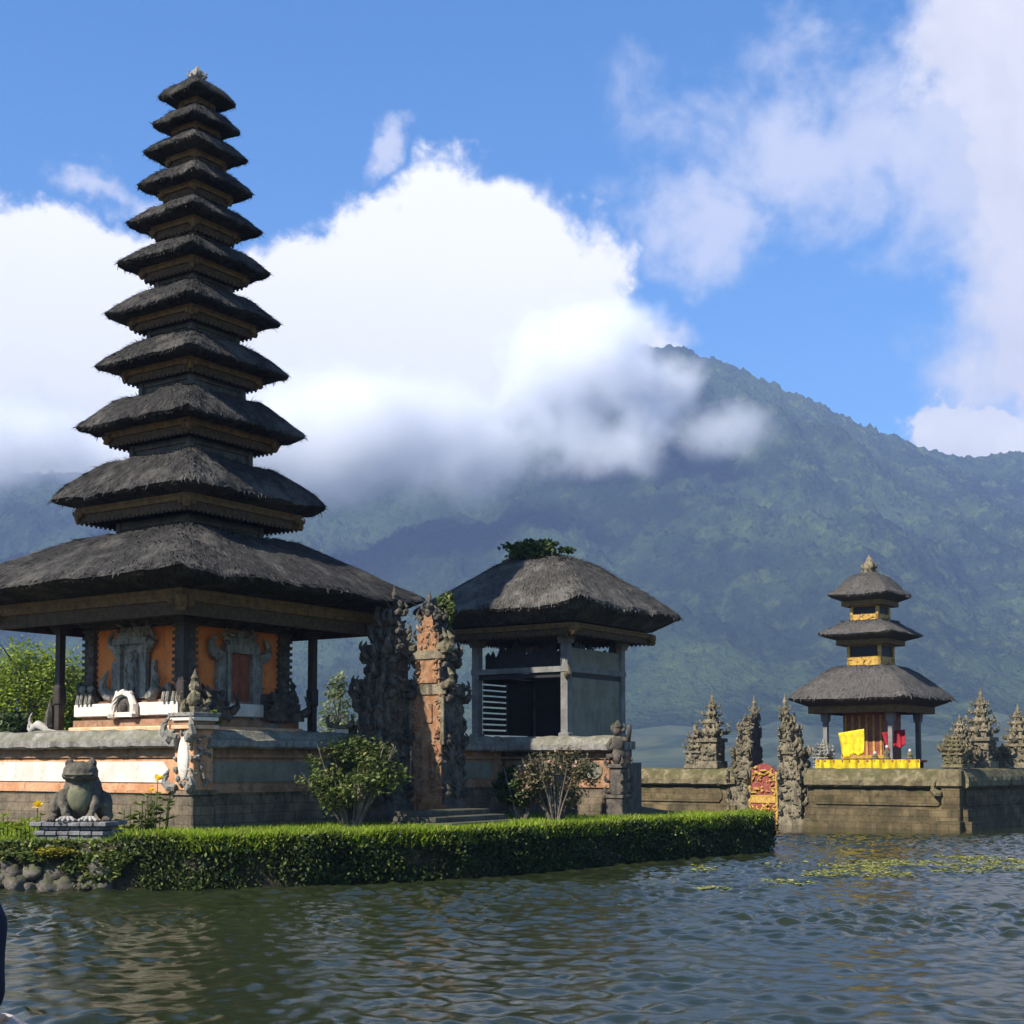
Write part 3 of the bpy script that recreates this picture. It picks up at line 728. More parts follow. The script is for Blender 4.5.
# ------------------------------------------------------------------ enclosure walls around the court
def wall(name, label, origin, rz, L, in_shade=False, panel=True, chamfer_end=True):  # shade put into the colour: brown frame and grey panels replace orange and white
    t = thing(name, label, 'wall', origin, rz)
    a = MB(); a.box(0, L, -.10, .6, 0, .50, 0, .02); a.box(0, L, -.05, .6, .50, .74); a.build('base', M['wallbase'], t)
    a = MB(); a.box(0, L, -.09, .6, .74, .80); a.box(0, L, -.05, .6, .80, .90); a.build('ledge', M['wallorange' if not in_shade else 'wallbrown'], t)
    a = MB(); a.box(0, L, .0, .6, .90, 1.40); a.build('frame', M['wallorange' if not in_shade else 'wallbrown'], t)
    a = MB(); a.box(0, L, .03, .6, 1.40, 1.66); a.box(0, L, -.04, .6, 1.44, 1.50); a.build('band', M['wallbrown'], t)
    if panel:
        n = max(1, round(L/5.5)); w = L/n
        for i in range(n):
            x0, x1 = i*w+.18, (i+1)*w-.42; z0, z1, c = .95, 1.36, .14
            p = MB(); p.prism([(x0, z0+c), (x0+c, z0), (x1-c, z0), (x1, z0+c), (x1, z1-c), (x1-c, z1), (x0+c, z1), (x0, z1-c)], -.025, .0)
            p.build('panel', M['white'] if not in_shade else M['plaster'], t)
    # cap: lip with sloping, mossy, broken top
    c = MB(); n = max(4, int(L/.12)); vs = []; fs = []
    prof = [(-.2, 1.62), (-.26, 1.66), (-.27, 1.78), (-.20, 1.82), (-.08, 1.97), (.12, 2.0), (.3, 1.97), (.62, 1.80), (.62, 1.62)]
    for i in range(n+1):
        x = i*L/n
        for y, z in prof:
            j = .025*mnoise.noise((x*4, y*5, z*7+origin[0]))+(.05*mnoise.noise((x*2.3, y*3, 5+origin[0])) if z > 1.9 else 0)
            vs.append((x, y+j, z+j))
    m = len(prof)
    for i in range(n):
        for k in range(m): fs.append((i*m+k, i*m+(k+1) % m, (i+1)*m+(k+1) % m, (i+1)*m+k))
    fs += [tuple(range(m-1, -1, -1)), tuple(n*m+k for k in range(m))]
    c.add(vs, fs); cp = c.build('cap', M['cap'], t)
    return t
CA = Vector((-6.17, 27.0, GZ-.04))
wall('sunny_enclosure_wall', 'long sunlit wall with white panels and orange frame under the tall pagoda', CA-E1*13.3, -A34, 13.1)
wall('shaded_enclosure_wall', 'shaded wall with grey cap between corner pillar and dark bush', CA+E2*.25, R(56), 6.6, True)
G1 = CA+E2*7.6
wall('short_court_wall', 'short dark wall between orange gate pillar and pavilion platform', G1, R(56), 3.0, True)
CB = Vector((2.55, 34.0, GZ-.04))
wall('platform_front_wall', 'dark platform wall with orange band darkened for shade below the pavilion', CB-E1*3.3, -A34, 3.3, True)
tb = MB()
def quad_terrace(mb, pts, z0, z1):
    n = len(pts); mb.add([(x, y, z1) for x, y in pts]+[(x, y, z0) for x, y in pts], [tuple(range(n))]+[(i, i+n, (i+1) % n+n, (i+1) % n) for i in range(n)])
def xy(v): return (v.x, v.y)
quad_terrace(tb, [xy(CA-E1*13+E2*.5), xy(CA-E1*.5+E2*.5), xy(CA-E1*.5+E2*9.5), xy(CB-E1*3.6+E2*.5), xy(CB-E1*.1+E2*.5), xy(CB-E1*1.2+E2*3.4), xy(CB-E1*13+E2*10)], .5, 2.05)
tag(tb.build('court_ground', M['steps']), 'stone paved court inside the enclosure walls', None, kind='structure')

def pinnacle(parent, w, h, mt, seed, ry=1., name='shaft', parts=True):
    """carved stone pinnacle: base, stepped tiers with flame corners, spire"""
    random.seed(seed)
    b = MB(); b.box(-w, w, -w*ry, w*ry, 0, .10*h, 0, 0, .02); b.box(-w*.82, w*.82, -w*.82*ry, w*.82*ry, .10*h, .34*h, .0, .0, .015); b.box(-w*1.02, w*1.02, -w*ry*1.02, w*ry*1.02, .34*h, .39*h, 0, 0, .01)
    for sx in (-1, 1):
        carve(b, (sx*w*.82, 0, .12*h), (0, 1, 0), (0, 0, 1), (sx, 0, 0), w*.6*ry, .2*h, 16, w*.2, w*.16)
        carve(b, (0, sx*w*.82*ry, .12*h), (1, 0, 0), (0, 0, 1), (0, sx, 0), w*.6, .2*h, 16, w*.2, w*.16)
    b.build('base', mt, parent)
    s = MB(); z = .39*h; ww = w*.85; n = 4
    for i in range(n):
        hh = .125*h*(1-.08*i)
        s.box(-ww*.7, ww*.7, -ww*.7*ry, ww*.7*ry, z, z+hh*.6); s.box(-ww*.86, ww*.86, -ww*ry*.86, ww*ry*.86, z+hh*.6, z+hh, .02, .02)
        for sx in (-1, 1):
            for sy in (-1, 1): s.horn((sx*ww*.9, sy*ww*.9*ry, z+hh*.55), (sx, sy, 0), ww*random.uniform(.55, 1.25), 1, .28)
            s.horn((sx*ww*.9, 0, z+hh*.3), (sx, random.uniform(-.5, .5), 0), ww*random.uniform(.4, 1.), 1, .3); s.horn((0, sx*ww*.9*ry, z+hh*.3), (random.uniform(-.5, .5), sx, 0), ww*random.uniform(.4, 1.), 1, .3)
            carve(s, (sx*ww*.72, 0, z), (0, 1, 0), (0, 0, 1), (sx, 0, 0), ww*.6*ry, hh, 5, ww*.18, ww*.15)
            carve(s, (0, sx*ww*.72*ry, z), (1, 0, 0), (0, 0, 1), (0, sx, 0), ww*.6, hh, 5, ww*.18, ww*.15)
        z += hh; ww *= .76
    s.build('tiers', mt, parent)
    f = MB(); f.lathe([(ww*.8, z-.02), (ww*.95, z+.03*h), (ww*.5, z+.06*h), (ww*.6, z+.09*h), (ww*.25, z+.14*h), (.012, h)], 7)
    for a in range(4): f.horn((ww*.5*math.cos(a*1.57), ww*.5*math.sin(a*1.57), z), (math.cos(a*1.57), math.sin(a*1.57), 0), ww*1.1, 1, .2)
    f.build('spire', mt, parent)

# corner pillar with white oval medallion
def corner_pillar():
    t = thing('corner_pillar', 'carved corner pillar with a white oval medallion at the wall corner', 'pillar', CA+Vector((.05, -.05, 0)), -A34)
    a = MB(); a.box(-.42, .14, -.14, .42, 0, .72, 0, 0, .02); a.box(-.46, .18, -.18, .46, .72, .80); a.build('base', M['wallbase'], t)
    a = MB(); a.box(-.40, .12, -.12, .40, .80, 1.98, 0, 0, .015); a.build('shaft', M['wallorange'], t)
    a = MB(); a.ell((-.14, -.13, 1.42), (.15, .06, .42), 16, 12); a.build('medallion', M['white'], t)
    a = MB()
    for k in range(14):
        q = 2*math.pi*k/14; a.knob((-.14+.22*math.cos(q), -.14, 1.42+.5*math.sin(q)), .05)
    for s_ in (-1, 1): a.horn((-.14+s_*.2, -.18, .85), (s_, -.5, 0), .34); a.horn((-.14+s_*.2, -.18, 1.8), (s_, -.6, 0), .4)
    carve(a, (.13, .14, .9), (0, 1, 0), (0, 0, 1), (1, 0, 0), .22, 1.1, 24, .05, .05)
    a.build('relief', M['carved'], t)
    for i, (h, z0, z1, mt) in enumerate(((.34, 1.98, 2.06, 'peach'), (.28, 2.06, 2.14, 'wallbrown'), (.33, 2.14, 2.22, 'white_ledge'), (.36, 2.22, 2.30, 'carved'))):
        q = MB(); q.sq(h, z0, z1, 0, .01, -.14, .14); q.build('cornice', M[mt], t)
    f = MB(); f.box(-.34, .06, -.06, .34, 2.3, 2.42)
    f.ell((-.14, .14, 2.56), (.15, .15, .19), 8, 6, None, .3); f.ell((-.14, .14, 2.82), (.11, .11, .15), 8, 6, None, .3); f.lathe([(.06, 2.92), (.09, 2.98), (.04, 3.06), (.01, 3.16)], 7, -.14, .14)
    for a_ in range(8):
        q = a_*.785; f.horn((-.14+.16*math.cos(q), .14+.16*math.sin(q), 2.32+.15*(a_ % 2)), (math.cos(q), math.sin(q), 0), .24)
    f.build('finial', M['carved_tan'], t)
corner_pillar()

# ------------------------------------------------------------------ near split gate
def gate_half(label, pos, rz, sg, T, mats, horn_n=3, sc=1., seed=1, grp=None, name='split_gate_half'):
    """inner face flat at local y=0, body goes towards sg*y; T = (z0, z1, half thickness, length)"""
    random.seed(seed)
    t = thing(name, label, 'gate', pos, rz, grp)
    b = MB(); i_ = MB(); c = b
    for k, (z0, z1, hx, ly) in enumerate(T):
        y0, y1 = (0.012, ly) if sg > 0 else (-ly, -.012)
        last = k == len(T)-1
        tp = hx*.5 if k >= len(T)-2 else 0.
        if last:
            dz = z1-z0; yc = (y0+y1)/2; w0 = max(hx, .09)
            b.lathe([(w0*1.2, z0-.05), (w0*1.7, z0+.10*dz), (w0*.9, z0+.2*dz), (w0*1.3, z0+.34*dz), (w0*.7, z0+.46*dz), (w0*.95, z0+.6*dz), (w0*.4, z0+.78*dz), (.012, z1)], 7, 0, yc)
            for q_ in range(6): b.horn((w0*math.cos(q_*1.05), yc+w0*math.sin(q_*1.05), z0+.12*dz*(q_ % 3)), (math.cos(q_*1.05), math.sin(q_*1.05), 0), .26*sc, 1, .26)
            continue
        b.box(-hx, hx, y0, y1, z0, z1, tp, 0)
        w = .012
        i_.box(-hx*.985, hx*.985, min(0, sg*w), max(0, sg*w), z0, z1, tp, 0)
        if 0 < k < len(T)-1:
            dz = z1-z0
            for s_ in (-1, 1):
                for yy in np.linspace(.12*ly, ly, max(2, int(ly/.35))):
                    c.horn((s_*hx, sg*yy, z1-.12), (s_, 0, 0), min(.5, .2+.28*dz)*sc, 1, .28)
                    if dz > .8: c.horn((s_*hx, sg*yy, z0+.2), (s_, 0, 0), .36*sc, 1, .3); c.horn((s_*hx, sg*yy, z0+dz*.55), (s_, 0, 0), .36*sc, 1, .3)
                carve(c, (s_*hx, sg*ly/2, z0), (0, 1, 0), (0, 0, 1), (s_, 0, 0), ly/2, dz, int(10+26*dz*ly), .075*sc, .06*sc)
            for zz in np.arange(z0+.1, z1, .4):
                for xx in (-hx*.7, 0, hx*.7): c.horn((xx, sg*ly, zz), (xx, sg, 0), random.uniform(.28, .5)*sc, 1, .28)
            carve(c, (0, sg*ly, z0), (1, 0, 0), (0, 0, 1), (0, sg, 0), hx, dz, int(8+20*dz*hx), .075*sc, .06*sc)
    bo = b.build('body', mats[0], t); i_.build('inner_face', mats[1], t)
    return t
TN = [(0, .42, .56, .95), (.42, 2.95, .42, .82), (2.95, 3.22, .50, .8), (3.22, 3.75, .36, .62), (3.75, 4.02, .46, .58), (4.02, 4.4, .32, .42), (4.4, 4.85, .20, .28), (4.85, 5.4, .07, .12)]
GB = CA + Vector((0, 0, .04))
GK = .92
def gpos(t_): v = (GB+E2*t_)*GK; v.z = GZ; return v
g1 = gate_half('dark carved half of the split gate on the left, leaning outline of curled stone', Vector(((GB+E2*6.25).x*.965, (GB+E2*6.25).y*.965, GZ)), -A34, -1, TN, (M['carved_dark'], M['terracotta'], M['carved_dark']), seed=5, sc=.78, grp='halves of the near split gate')
g2 = gate_half('half of the split gate with flat orange brick face in the sun', gpos(7.45), -A34, 1, TN, (M['carved_dark'], M['terracotta'], M['carved_dark']), seed=8, sc=.72, grp='halves of the near split gate')
g1.scale = (.97, .97, .97); g2.scale = (.94, .94, .94)
# bands on the sunny inner face
bb = MB()
for z0, z1, hx in ((2.95, 3.2, .56), (3.78, 3.98, .53)): bb.box(-hx, hx, -.05, 0, z0, z1, 0, 0, .012)
for s_ in (-1, 1):
    bb.horn((s_*.5, -.03, 3.15), (s_, 0, 0), .4); bb.horn((s_*.48, -.03, 3.98), (s_, 0, 0), .42); bb.horn((s_*.36, -.03, 4.05), (s_, 0, 0), .36)
    bb.box(s_*.46-.05, s_*.46+.05, -.06, 0, 1.8, 2.9)
bb.build('inner_band', M['carved_tan'], g2)
bb = MB(); carve(bb, (0, -.01, .5), (1, 0, 0), (0, 0, 1), (0, -1, 0), .4, 1.5, 110, .05, .04); bb.box(-.1, .1, -.07, 0, .45, 1.95)
for s_ in (-1, 1):
    carve(bb, (s_*.36, -.01, 1.9), (1, 0, 0), (0, 0, 1), (0, -1, 0), .07, 1.05, 34, .045, .05)
    carve(bb, (s_*.28, -.01, 3.22), (1, 0, 0), (0, 0, 1), (0, -1, 0), .08, .5, 14, .04, .05)
carve(bb, (0, -.01, 4.02), (1, 0, 0), (0, 0, 1), (0, -1, 0), .25, .6, 26, .05, .05)
bb.box(-.41, .41, -.016, .0, .43, 2.95); bb.box(-.35, .35, -.016, .0, 2.95, 4.0); bb.box(-.3, .3, -.016, .0, 4.0, 4.4); bb.box(-.16, .16, -.016, .0, 4.4, 4.7); bb.box(-.3, .3, -.06, 0, 3.22, 3.32, 0, 0, .01); bb.box(-.16, .16, -.05, 0, 2.3, 2.75, 0, 0, .01); bb.build('face_relief', M['terracotta'], g2)

def steps():
    t = thing('stone_steps', 'dark stone steps in front of the split gate', 'steps', gpos(6.85)+E1*.5+Vector((0, 0, -.02)), -A34)
    for i in range(3):
        a = MB(); a.box(0, 1.5-.4*i, -1.3+.05*i, 1.3-.05*i, .11*i, .11*(i+1), 0, 0, .012); a.build('step', M['steps'], t)
steps()
# ------------------------------------------------------------------ pavilion
def build_pavilion():
    px, py = .99, 37.0
    t = thing('pavilion', 'open grey pavilion with square thatched roof and slatted side', 'pavilion', (px, py, 0), -A34)
    Rr = 2.70; z = 5.88; hh = 1.54
    prof = [(1, z+.02), (.985, z+.10), (.9, z+.19*hh), (.72, z+.46*hh), (.52, z+.72*hh), (.41, z+.87*hh), (.32, z+.96*hh), (.22, z+hh), (.05, z+hh)]
    ro = roof_mesh(Rr, z, prof, (2.0, z-.34), M['thatch_pav'], 'roof', t, 24, .05, 1., 1.)
    eave(ro, 2.02, 5.22, 5.50)
    c = MB(); c.sq(1.95, 5.42, 5.5); c.build('ceiling', M['under'], t)
    hp = 1.37
    for sx in (-1, 1):
        for sy in (-1, 1):
            p = MB(); x, y = sx*hp, sy*hp
            p.sq(.10, 2.55, 5.3, 0, 0, x, y); p.sq(.15, 2.55, 2.8, 0, .02, x, y); p.sq(.14, 5.05, 5.25, -.04, 0, x, y)
            p.build('post', M['greywood'], t)
    zb = 4.40
    r = MB(); ring(r, hp+.12, zb-.07, zb+.07, .24); r.build('beam', M['greywood'], t)
    r = MB(); ring(r, hp+.05, zb-.2, zb-.09, .1); r.build('lower_beam', M['darkwood'], t)
    s = MB(); s.sq(hp+.22, .6, 2.4); s.build('stylobate', M['steps'], t)
    s = MB(); s.sq(hp+.3, 2.4, 2.62, 0, .02); s.sq(hp+.2, 2.62, 2.7); s.build('floor_slab', M['cap'], t)
    # right hand side closed with plaster
    w = MB(); w.box(hp-.05, hp+.04, -hp+.1, hp-.1, 2.7, zb-.07); w.box(hp-.05, hp+.03, -hp+.1, hp-.1, zb+.07, 4.95)
    w.build('plaster_wall', M['plaster'], t)
    # fretwork under the eaves: carved boards with uneven crest
    def fret(par, u0, u1, fixed, axis, seed):
        random.seed(seed); pts = [(u0, zb+.06)]; n = 16
        for i in range(n+1):
            u = u0+(u1-u0)*i/n; h = zb+.42+.28*abs(mnoise.noise((i*.9, seed, 0)))*2+random.uniform(-.05, .12)
            pts.append((u, h))
            if i < n: pts.append((u+(u1-u0)/n*.5, h+random.uniform(.05, .14)))
        pts.append((u1, zb+.06))
        m = MB()
        (m.prism if axis == 'x' else m.prism_x)(pts, fixed-.02, fixed+.02)
        m.build('fretwork', M['darkwood'], par)
    fret(t, -hp+.1, hp-.1, hp, 'x', 4); fret(t, -hp+.1, hp-.1, -hp+.25, 'x', 9); fret(t, -hp+.1, hp-.1, hp-.07, 'y', 14)
    # slatted panels on the back and the far left
    for (x0, x1) in ((-hp+.12, -.62), (-.55, .35), (.42, hp-.1)):
        m = MB()
        for k in range(9):
            zz = 2.78+k*.145; m.box(x0, x1, hp-.03, hp+.03, zz, zz+.085)
        m.box(x0, x0+.06, hp-.035, hp+.035, 2.7, 4.3); m.box(x1-.06, x1, hp-.035, hp+.035, 2.7, 4.3)
        m.build('slat_panel', M['darkwood'], t)
    for (y0, y1) in ((-hp+.3, -.05), (.02, hp-.1)):
        m = MB()
        for k in range(10): m.box(-hp-.03, -hp+.03, y0, y1, 2.78+k*.15, 2.78+k*.15+(.105 if y0 < -.5 else .149))
        m.build('slat_panel', M['darkwood'], t)
    m = MB(); m.box(-.80, hp-.2, .55, .62, 2.7, 4.32); m.box(-.45, hp-.2, .2, .62, 2.7, 3.1); m.build('inner_screen', M['darkwood'], t)
    m = MB(); m.horn((hp+.1, -hp-.12, zb-.2), (1, -1, 0), .28); m.knob((hp+.08, -hp-.1, zb-.14), .08); m.build('post_carving', M['carved_tan'], t)
build_pavilion()

# ------------------------------------------------------------------ leaves
def leaves(P, size, mat_, name, parent=None, up=0., aspect=.5, rnd=rng, tilt=None):
    """one diamond leaf per point; up > 0 turns the leaves to face the sky"""
    n = len(P); P = np.asarray(P, float)
    a = rnd.normal(size=(n, 3)); nrm = rnd.normal(size=(n, 3)); nrm[:, 2] = np.abs(nrm[:, 2])+up*2
    nrm /= np.linalg.norm(nrm, axis=1)[:, None]
    a -= nrm*(a*nrm).sum(1)[:, None]; a /= np.linalg.norm(a, axis=1)[:, None]+1e-9
    b = np.cross(nrm, a); s = (size*rnd.uniform(.6, 1.4, n))[:, None]
    bend = nrm*s*.25
    V = np.stack([P-a*s, P+b*s*aspect+bend*.5, P+a*s, P-b*s*aspect+bend*.5], 1).reshape(-1, 3)
    Fq = np.arange(4*n).reshape(-1, 4)
    return npmesh(name, V, Fq, mat_, parent)
def blades(P, h, w, mat_, name, parent=None, lean=.35, rnd=rng):
    n = len(P); P = np.asarray(P, float); th = rnd.uniform(0, 6.28, n)
    d = np.stack([np.cos(th), np.sin(th), 0*th], 1); hh = (h*rnd.uniform(.5, 1.4, n))[:, None]
    l = np.stack([rnd.normal(0, lean, n), rnd.normal(0, lean, n), np.ones(n)], 1)*hh
    V = np.stack([P-d*w, P+d*w, P+l], 1).reshape(-1, 3)
    return npmesh(name, V, np.arange(3*n).reshape(-1, 3), mat_, parent)
def clump_points(n, c, r, k=24, rnd=rng, shell=.5, sub=.42):
    """points gathered in k sub-clumps spread over an ellipsoid"""
    d = rnd.normal(size=(k, 3)); d /= np.linalg.norm(d, axis=1)[:, None]; rad = rnd.uniform(shell, 1., k)**.6
    C = d*rad[:, None]*np.array(r)*.8
    i = rnd.integers(0, k, n); q = rnd.normal(size=(n, 3)); q /= np.linalg.norm(q, axis=1)[:, None]; q *= (rnd.random(n)**.45)[:, None]
    return np.array(c)+C[i]+q*np.array(r)*sub*rnd.uniform(.6, 1.1, k)[i][:, None]

def bush(name, label, pos, r, n, size, mt, stems=9, mat_stem='bark', lift=.15, k=26, seed=3):
    rr = np.random.default_rng(seed); random.seed(seed)
    t = thing(name, label, 'bush', pos)
    s = MB()
    for i in range(stems):
        a = random.random()*6.28; q = random.uniform(.3, .95)
        e = (r[0]*q*math.cos(a), r[1]*q*math.sin(a), r[2]*random.uniform(1.0, 1.8)+lift)
        s.tube([(e[0]*.12, e[1]*.12, -.05), (e[0]*.45, e[1]*.45, e[2]*.4), (e[0]*.8, e[1]*.8, e[2]*.75), e], [.03, .022, .015, .006], 5)
    s.build('stems', M[mat_stem], t)
    P = clump_points(n, (0, 0, r[2]+lift), r, k, rr, .4, .30); P = P[P[:, 2] > .02]
    leaves(P, size, M[mt], 'foliage', t, .3, .5, rr)
    return t
def tree(name, label, pos, h, r, n, size, mt, seed=2, k=40, group=None, trunk=.12, sparse=False):
    rr = np.random.default_rng(seed); random.seed(seed)
    t = thing(name, label, 'tree', pos, 0, group)
    s = MB(); top = h-r[2]
    s.tube([(0, 0, -.3), (.05*h*.3, .02, h*.25), (-.03*h, .04, h*.5), (0, 0, h*.9)], [trunk*1.3, trunk, trunk*.75, trunk*.2], 8)
    for i in range(11):
        a = random.random()*6.28; z0 = h*random.uniform(.25, .6); q = random.uniform(.5, .95)
        e = Vector((r[0]*q*math.cos(a), r[1]*q*math.sin(a), min(h*.97, z0+h*random.uniform(.15, .4))))
        b0 = Vector((0, .02, z0)); s.tube([b0, b0.lerp(e, .5)+Vector((0, 0, .08*h)), e], [trunk*.5, trunk*.3, trunk*.08], 5)
    s.build('trunk', M['bark'], t)
    P = clump_points(n, (0, 0, top), r, k, rr, .35, .36)
    leaves(P, size, M[mt], 'crown', t, .25, .5, rr)
    return t

# trees behind the court
p = at(28, 700, 44); tree('leafy_tree', 'bright green broadleaf tree behind the sunlit wall on the left', (p.x, p.y, .7), 5.35, (2.6, 1.8, 2.4), 20000, .07, 'treeleaf', 3, 110)
p = at(78, 700, 47); tree('leafy_tree', 'smaller green tree seen between dark post and orange shrine', (p.x+.35, p.y, .7), 4.6, (1.35, 1.2, 1.9), 9000, .065, 'treeleaf', 5, 60)
p = at(-40, 700, 42); tree('leafy_tree', 'darker green tree cut by the left edge of the picture', (p.x, p.y, .7), 3.6, (1.6, 1.5, 1.5), 5000, .085, 'darkleaf', 6, 40)
p = at(8, 718, 40); bush('low_shrub', 'dark green shrub just above the left end of the wall', (p.x, p.y, 2.0), (.9, .7, .75), 2600, .07, 'darkleaf', 6, seed=8)
p = at(341, 700, 42); tree('slender_tree', 'thin pale leaved tree right of the dark pagoda post', (p.x, p.y, .7), 4.2, (.75, .7, 1.35), 1100, .075, 'paleleaf', 9, 26, None, .05)
# bushes on the lawn
p = at(352, 800, 28.2); bush('leafy_bush', 'olive green bush with bare white stems before the shaded wall', (p.x, p.y, GZ), (1.2, .8, .9), 5600, .05, 'bushleaf', 22, seed=4, k=60)
p = at(556, 800, 31.2); bush('leafy_bush', 'dusty olive bush with some pinkish tips in front of the pavilion platform', (p.x, p.y, GZ), (1.05, .6, .80), 4300, .045, 'pinkleaf', 18, seed=6, k=46)
p = at(520, 800, 31.6); bush('leafy_bush', 'dark low bush left of the dusty olive bush', (p.x, p.y, GZ), (.75, .5, .6), 2600, .05, 'darkleaf', 8, seed=7)
# plants on the pavilion roof, on the gate and on the corner pillar
t = thing('roof_shrub', 'dark fern clump growing on the pavilion ridge', 'plant', (.68, 37.05, 7.38))
leaves(clump_points(4200, (0, 0, .18), (1.15, .55, .46), 40, np.random.default_rng(5), .3, .35), .075, M['darkleaf'], 'foliage', t, .1)
s = MB(); s.ell((0, 0, -.04), (.75, .4, .07), 14, 6)
for i in range(16): s.tube([(random.uniform(-.6, .6), random.uniform(-.3, .3), -.05), (random.uniform(-.7, .7), random.uniform(-.3, .3), random.uniform(.2, .45))], [.02, .008], 4)
s.build('stems', M['bark'], t)
gp = gpos(7.9)
t = thing('gate_fern', 'green fern sprouting beside the tip of the orange gate pillar', 'plant', (gp.x+.15, gp.y, GZ+4.2))
leaves(clump_points(500, (0, 0, .45), (.22, .2, .5), 12, np.random.default_rng(15), .3, .5), .055, M['bushleaf'], 'foliage', t, .1)
cp_ = at(213, 735, 27.6)
t = thing('potted_plant', 'yellow green leafy plant in a pot on the shaded wall', 'plant', (cp_.x, cp_.y, 2.62))
m = MB(); m.lathe([(.07, 0), (.11, .06), (.12, .17), (.10, .17)], 10); m.build('pot', M['slate'], t)
leaves(clump_points(240, (0, 0, .30), (.17, .17, .17), 9, np.random.default_rng(25), .3, .5), .055, M['treeleaf'], 'foliage', t, .4)

# ------------------------------------------------------------------ statue by the pavilion corner
def guardian():
    p = CB+E1*.15-E2*.2
    t = thing('guardian_statue', 'weathered stone guardian with raised arm at the pavilion corner', 'statue', (p.x, p.y, GZ), -A34)
    a = MB(); a.sq(.26, 0, .5, 0, .02); a.sq(.30, .5, .6, 0, .02); a.sq(.2, .6, 1.3, .0, .02); a.sq(.26, 1.3, 1.42, 0, .02); [a.horn((sx*.2, sy*.2, z), (sx, sy, 0), .2) for sx in (-1, 1) for sy in (-1, 1) for z in (.65, .95, 1.4)]; a.build('plinth', M['carved_dark'], t)
    b = MB()
    b.ell((0, 0, 1.62), (.22, .2, .24), 10, 8, None, .2); b.ell((0, -.02, 1.95), (.2, .16, .26), 10, 8, None, .2); b.ell((0, -.06, 2.3), (.13, .13, .15), 10, 8, None, .15)
    b.tube([(.16, 0, 2.08), (.34, -.05, 2.05), (.42, -.1, 2.3), (.40, -.1, 2.45)], [.08, .075, .06, .06]); b.tube([(-.16, 0, 2.08), (-.3, -.1, 1.9), (-.16, -.2, 1.78)], [.08, .07, .05])
    for s_ in (-1, 1): b.tube([(s_*.1, -.05, 1.6), (s_*.2, -.2, 1.62), (s_*.16, -.2, 1.42)], [.11, .1, .07]); b.horn((s_*.1, 0, 2.3), (s_, 0, 0), .2)
    b.lathe([(.13, 2.36), (.15, 2.42), (.09, 2.5), (.03, 2.58)], 8, 0, -.04)
    o = b.build('figure', M['carved_dark'], t, True)
    t.scale = (.86, .86, .90)
guardian()

# ------------------------------------------------------------------ carved stones on the left wall
def naga():
    p = at(44, 722, 30.3)
    t = thing('stone_serpent', 'pale carved stone serpent lying on the wall top at left', 'carving', (p.x, p.y, 2.62), -A34)
    a = MB(); P = [(-.42, 0, .05), (-.36, 0, .16), (-.2, 0, .24), (-.05, .02, .18), (.12, 0, .09), (.4, 0, .06), (.62, 0, .03)]
    a.tube(P, [.05, .085, .10, .09, .07, .05, .02], 8); a.horn((-.4, 0, .1), (-1, 0, 0), .22, 1, .22); a.horn((-.32, 0, .2), (-.5, 0, 0), .3, 1, .16)
    a.build('body', M['toes'], t, True)
    q = MB(); q.box(-.24, .0, .1, .3, 0, .3, .03, .03); q.tube([(-.1, .2, .2), (-.06, .2, .5), (-.05, .2, .78)], [.12, .09, .02], 6); q.build('fin', M['carved_dark'], t)
naga()

# offering shelf beside the near gate
p = at(347, 715, 31.0)
t = thing('spirit_shelf', 'small stone offering shelf with white cloth left of the dark gate half', 'shrine', (p.x, p.y, 2.5), -A34)
m = MB(); m.box(-.16, .16, -.16, .16, 0, .3); m.box(-.3, .3, -.25, .25, .3, .37); m.build('stand', M['carved_tan'], t)
m = MB(); m.box(-.2, .2, -.2, -.17, .02, .28); m.build('cloth', M['white'], t)
m = MB()
for s_ in (-1, 1): m.horn((s_*.24, -.2, .36), (s_, -.3, 0), .24)
m.build('corner_carving', M['carved_tan'], t)

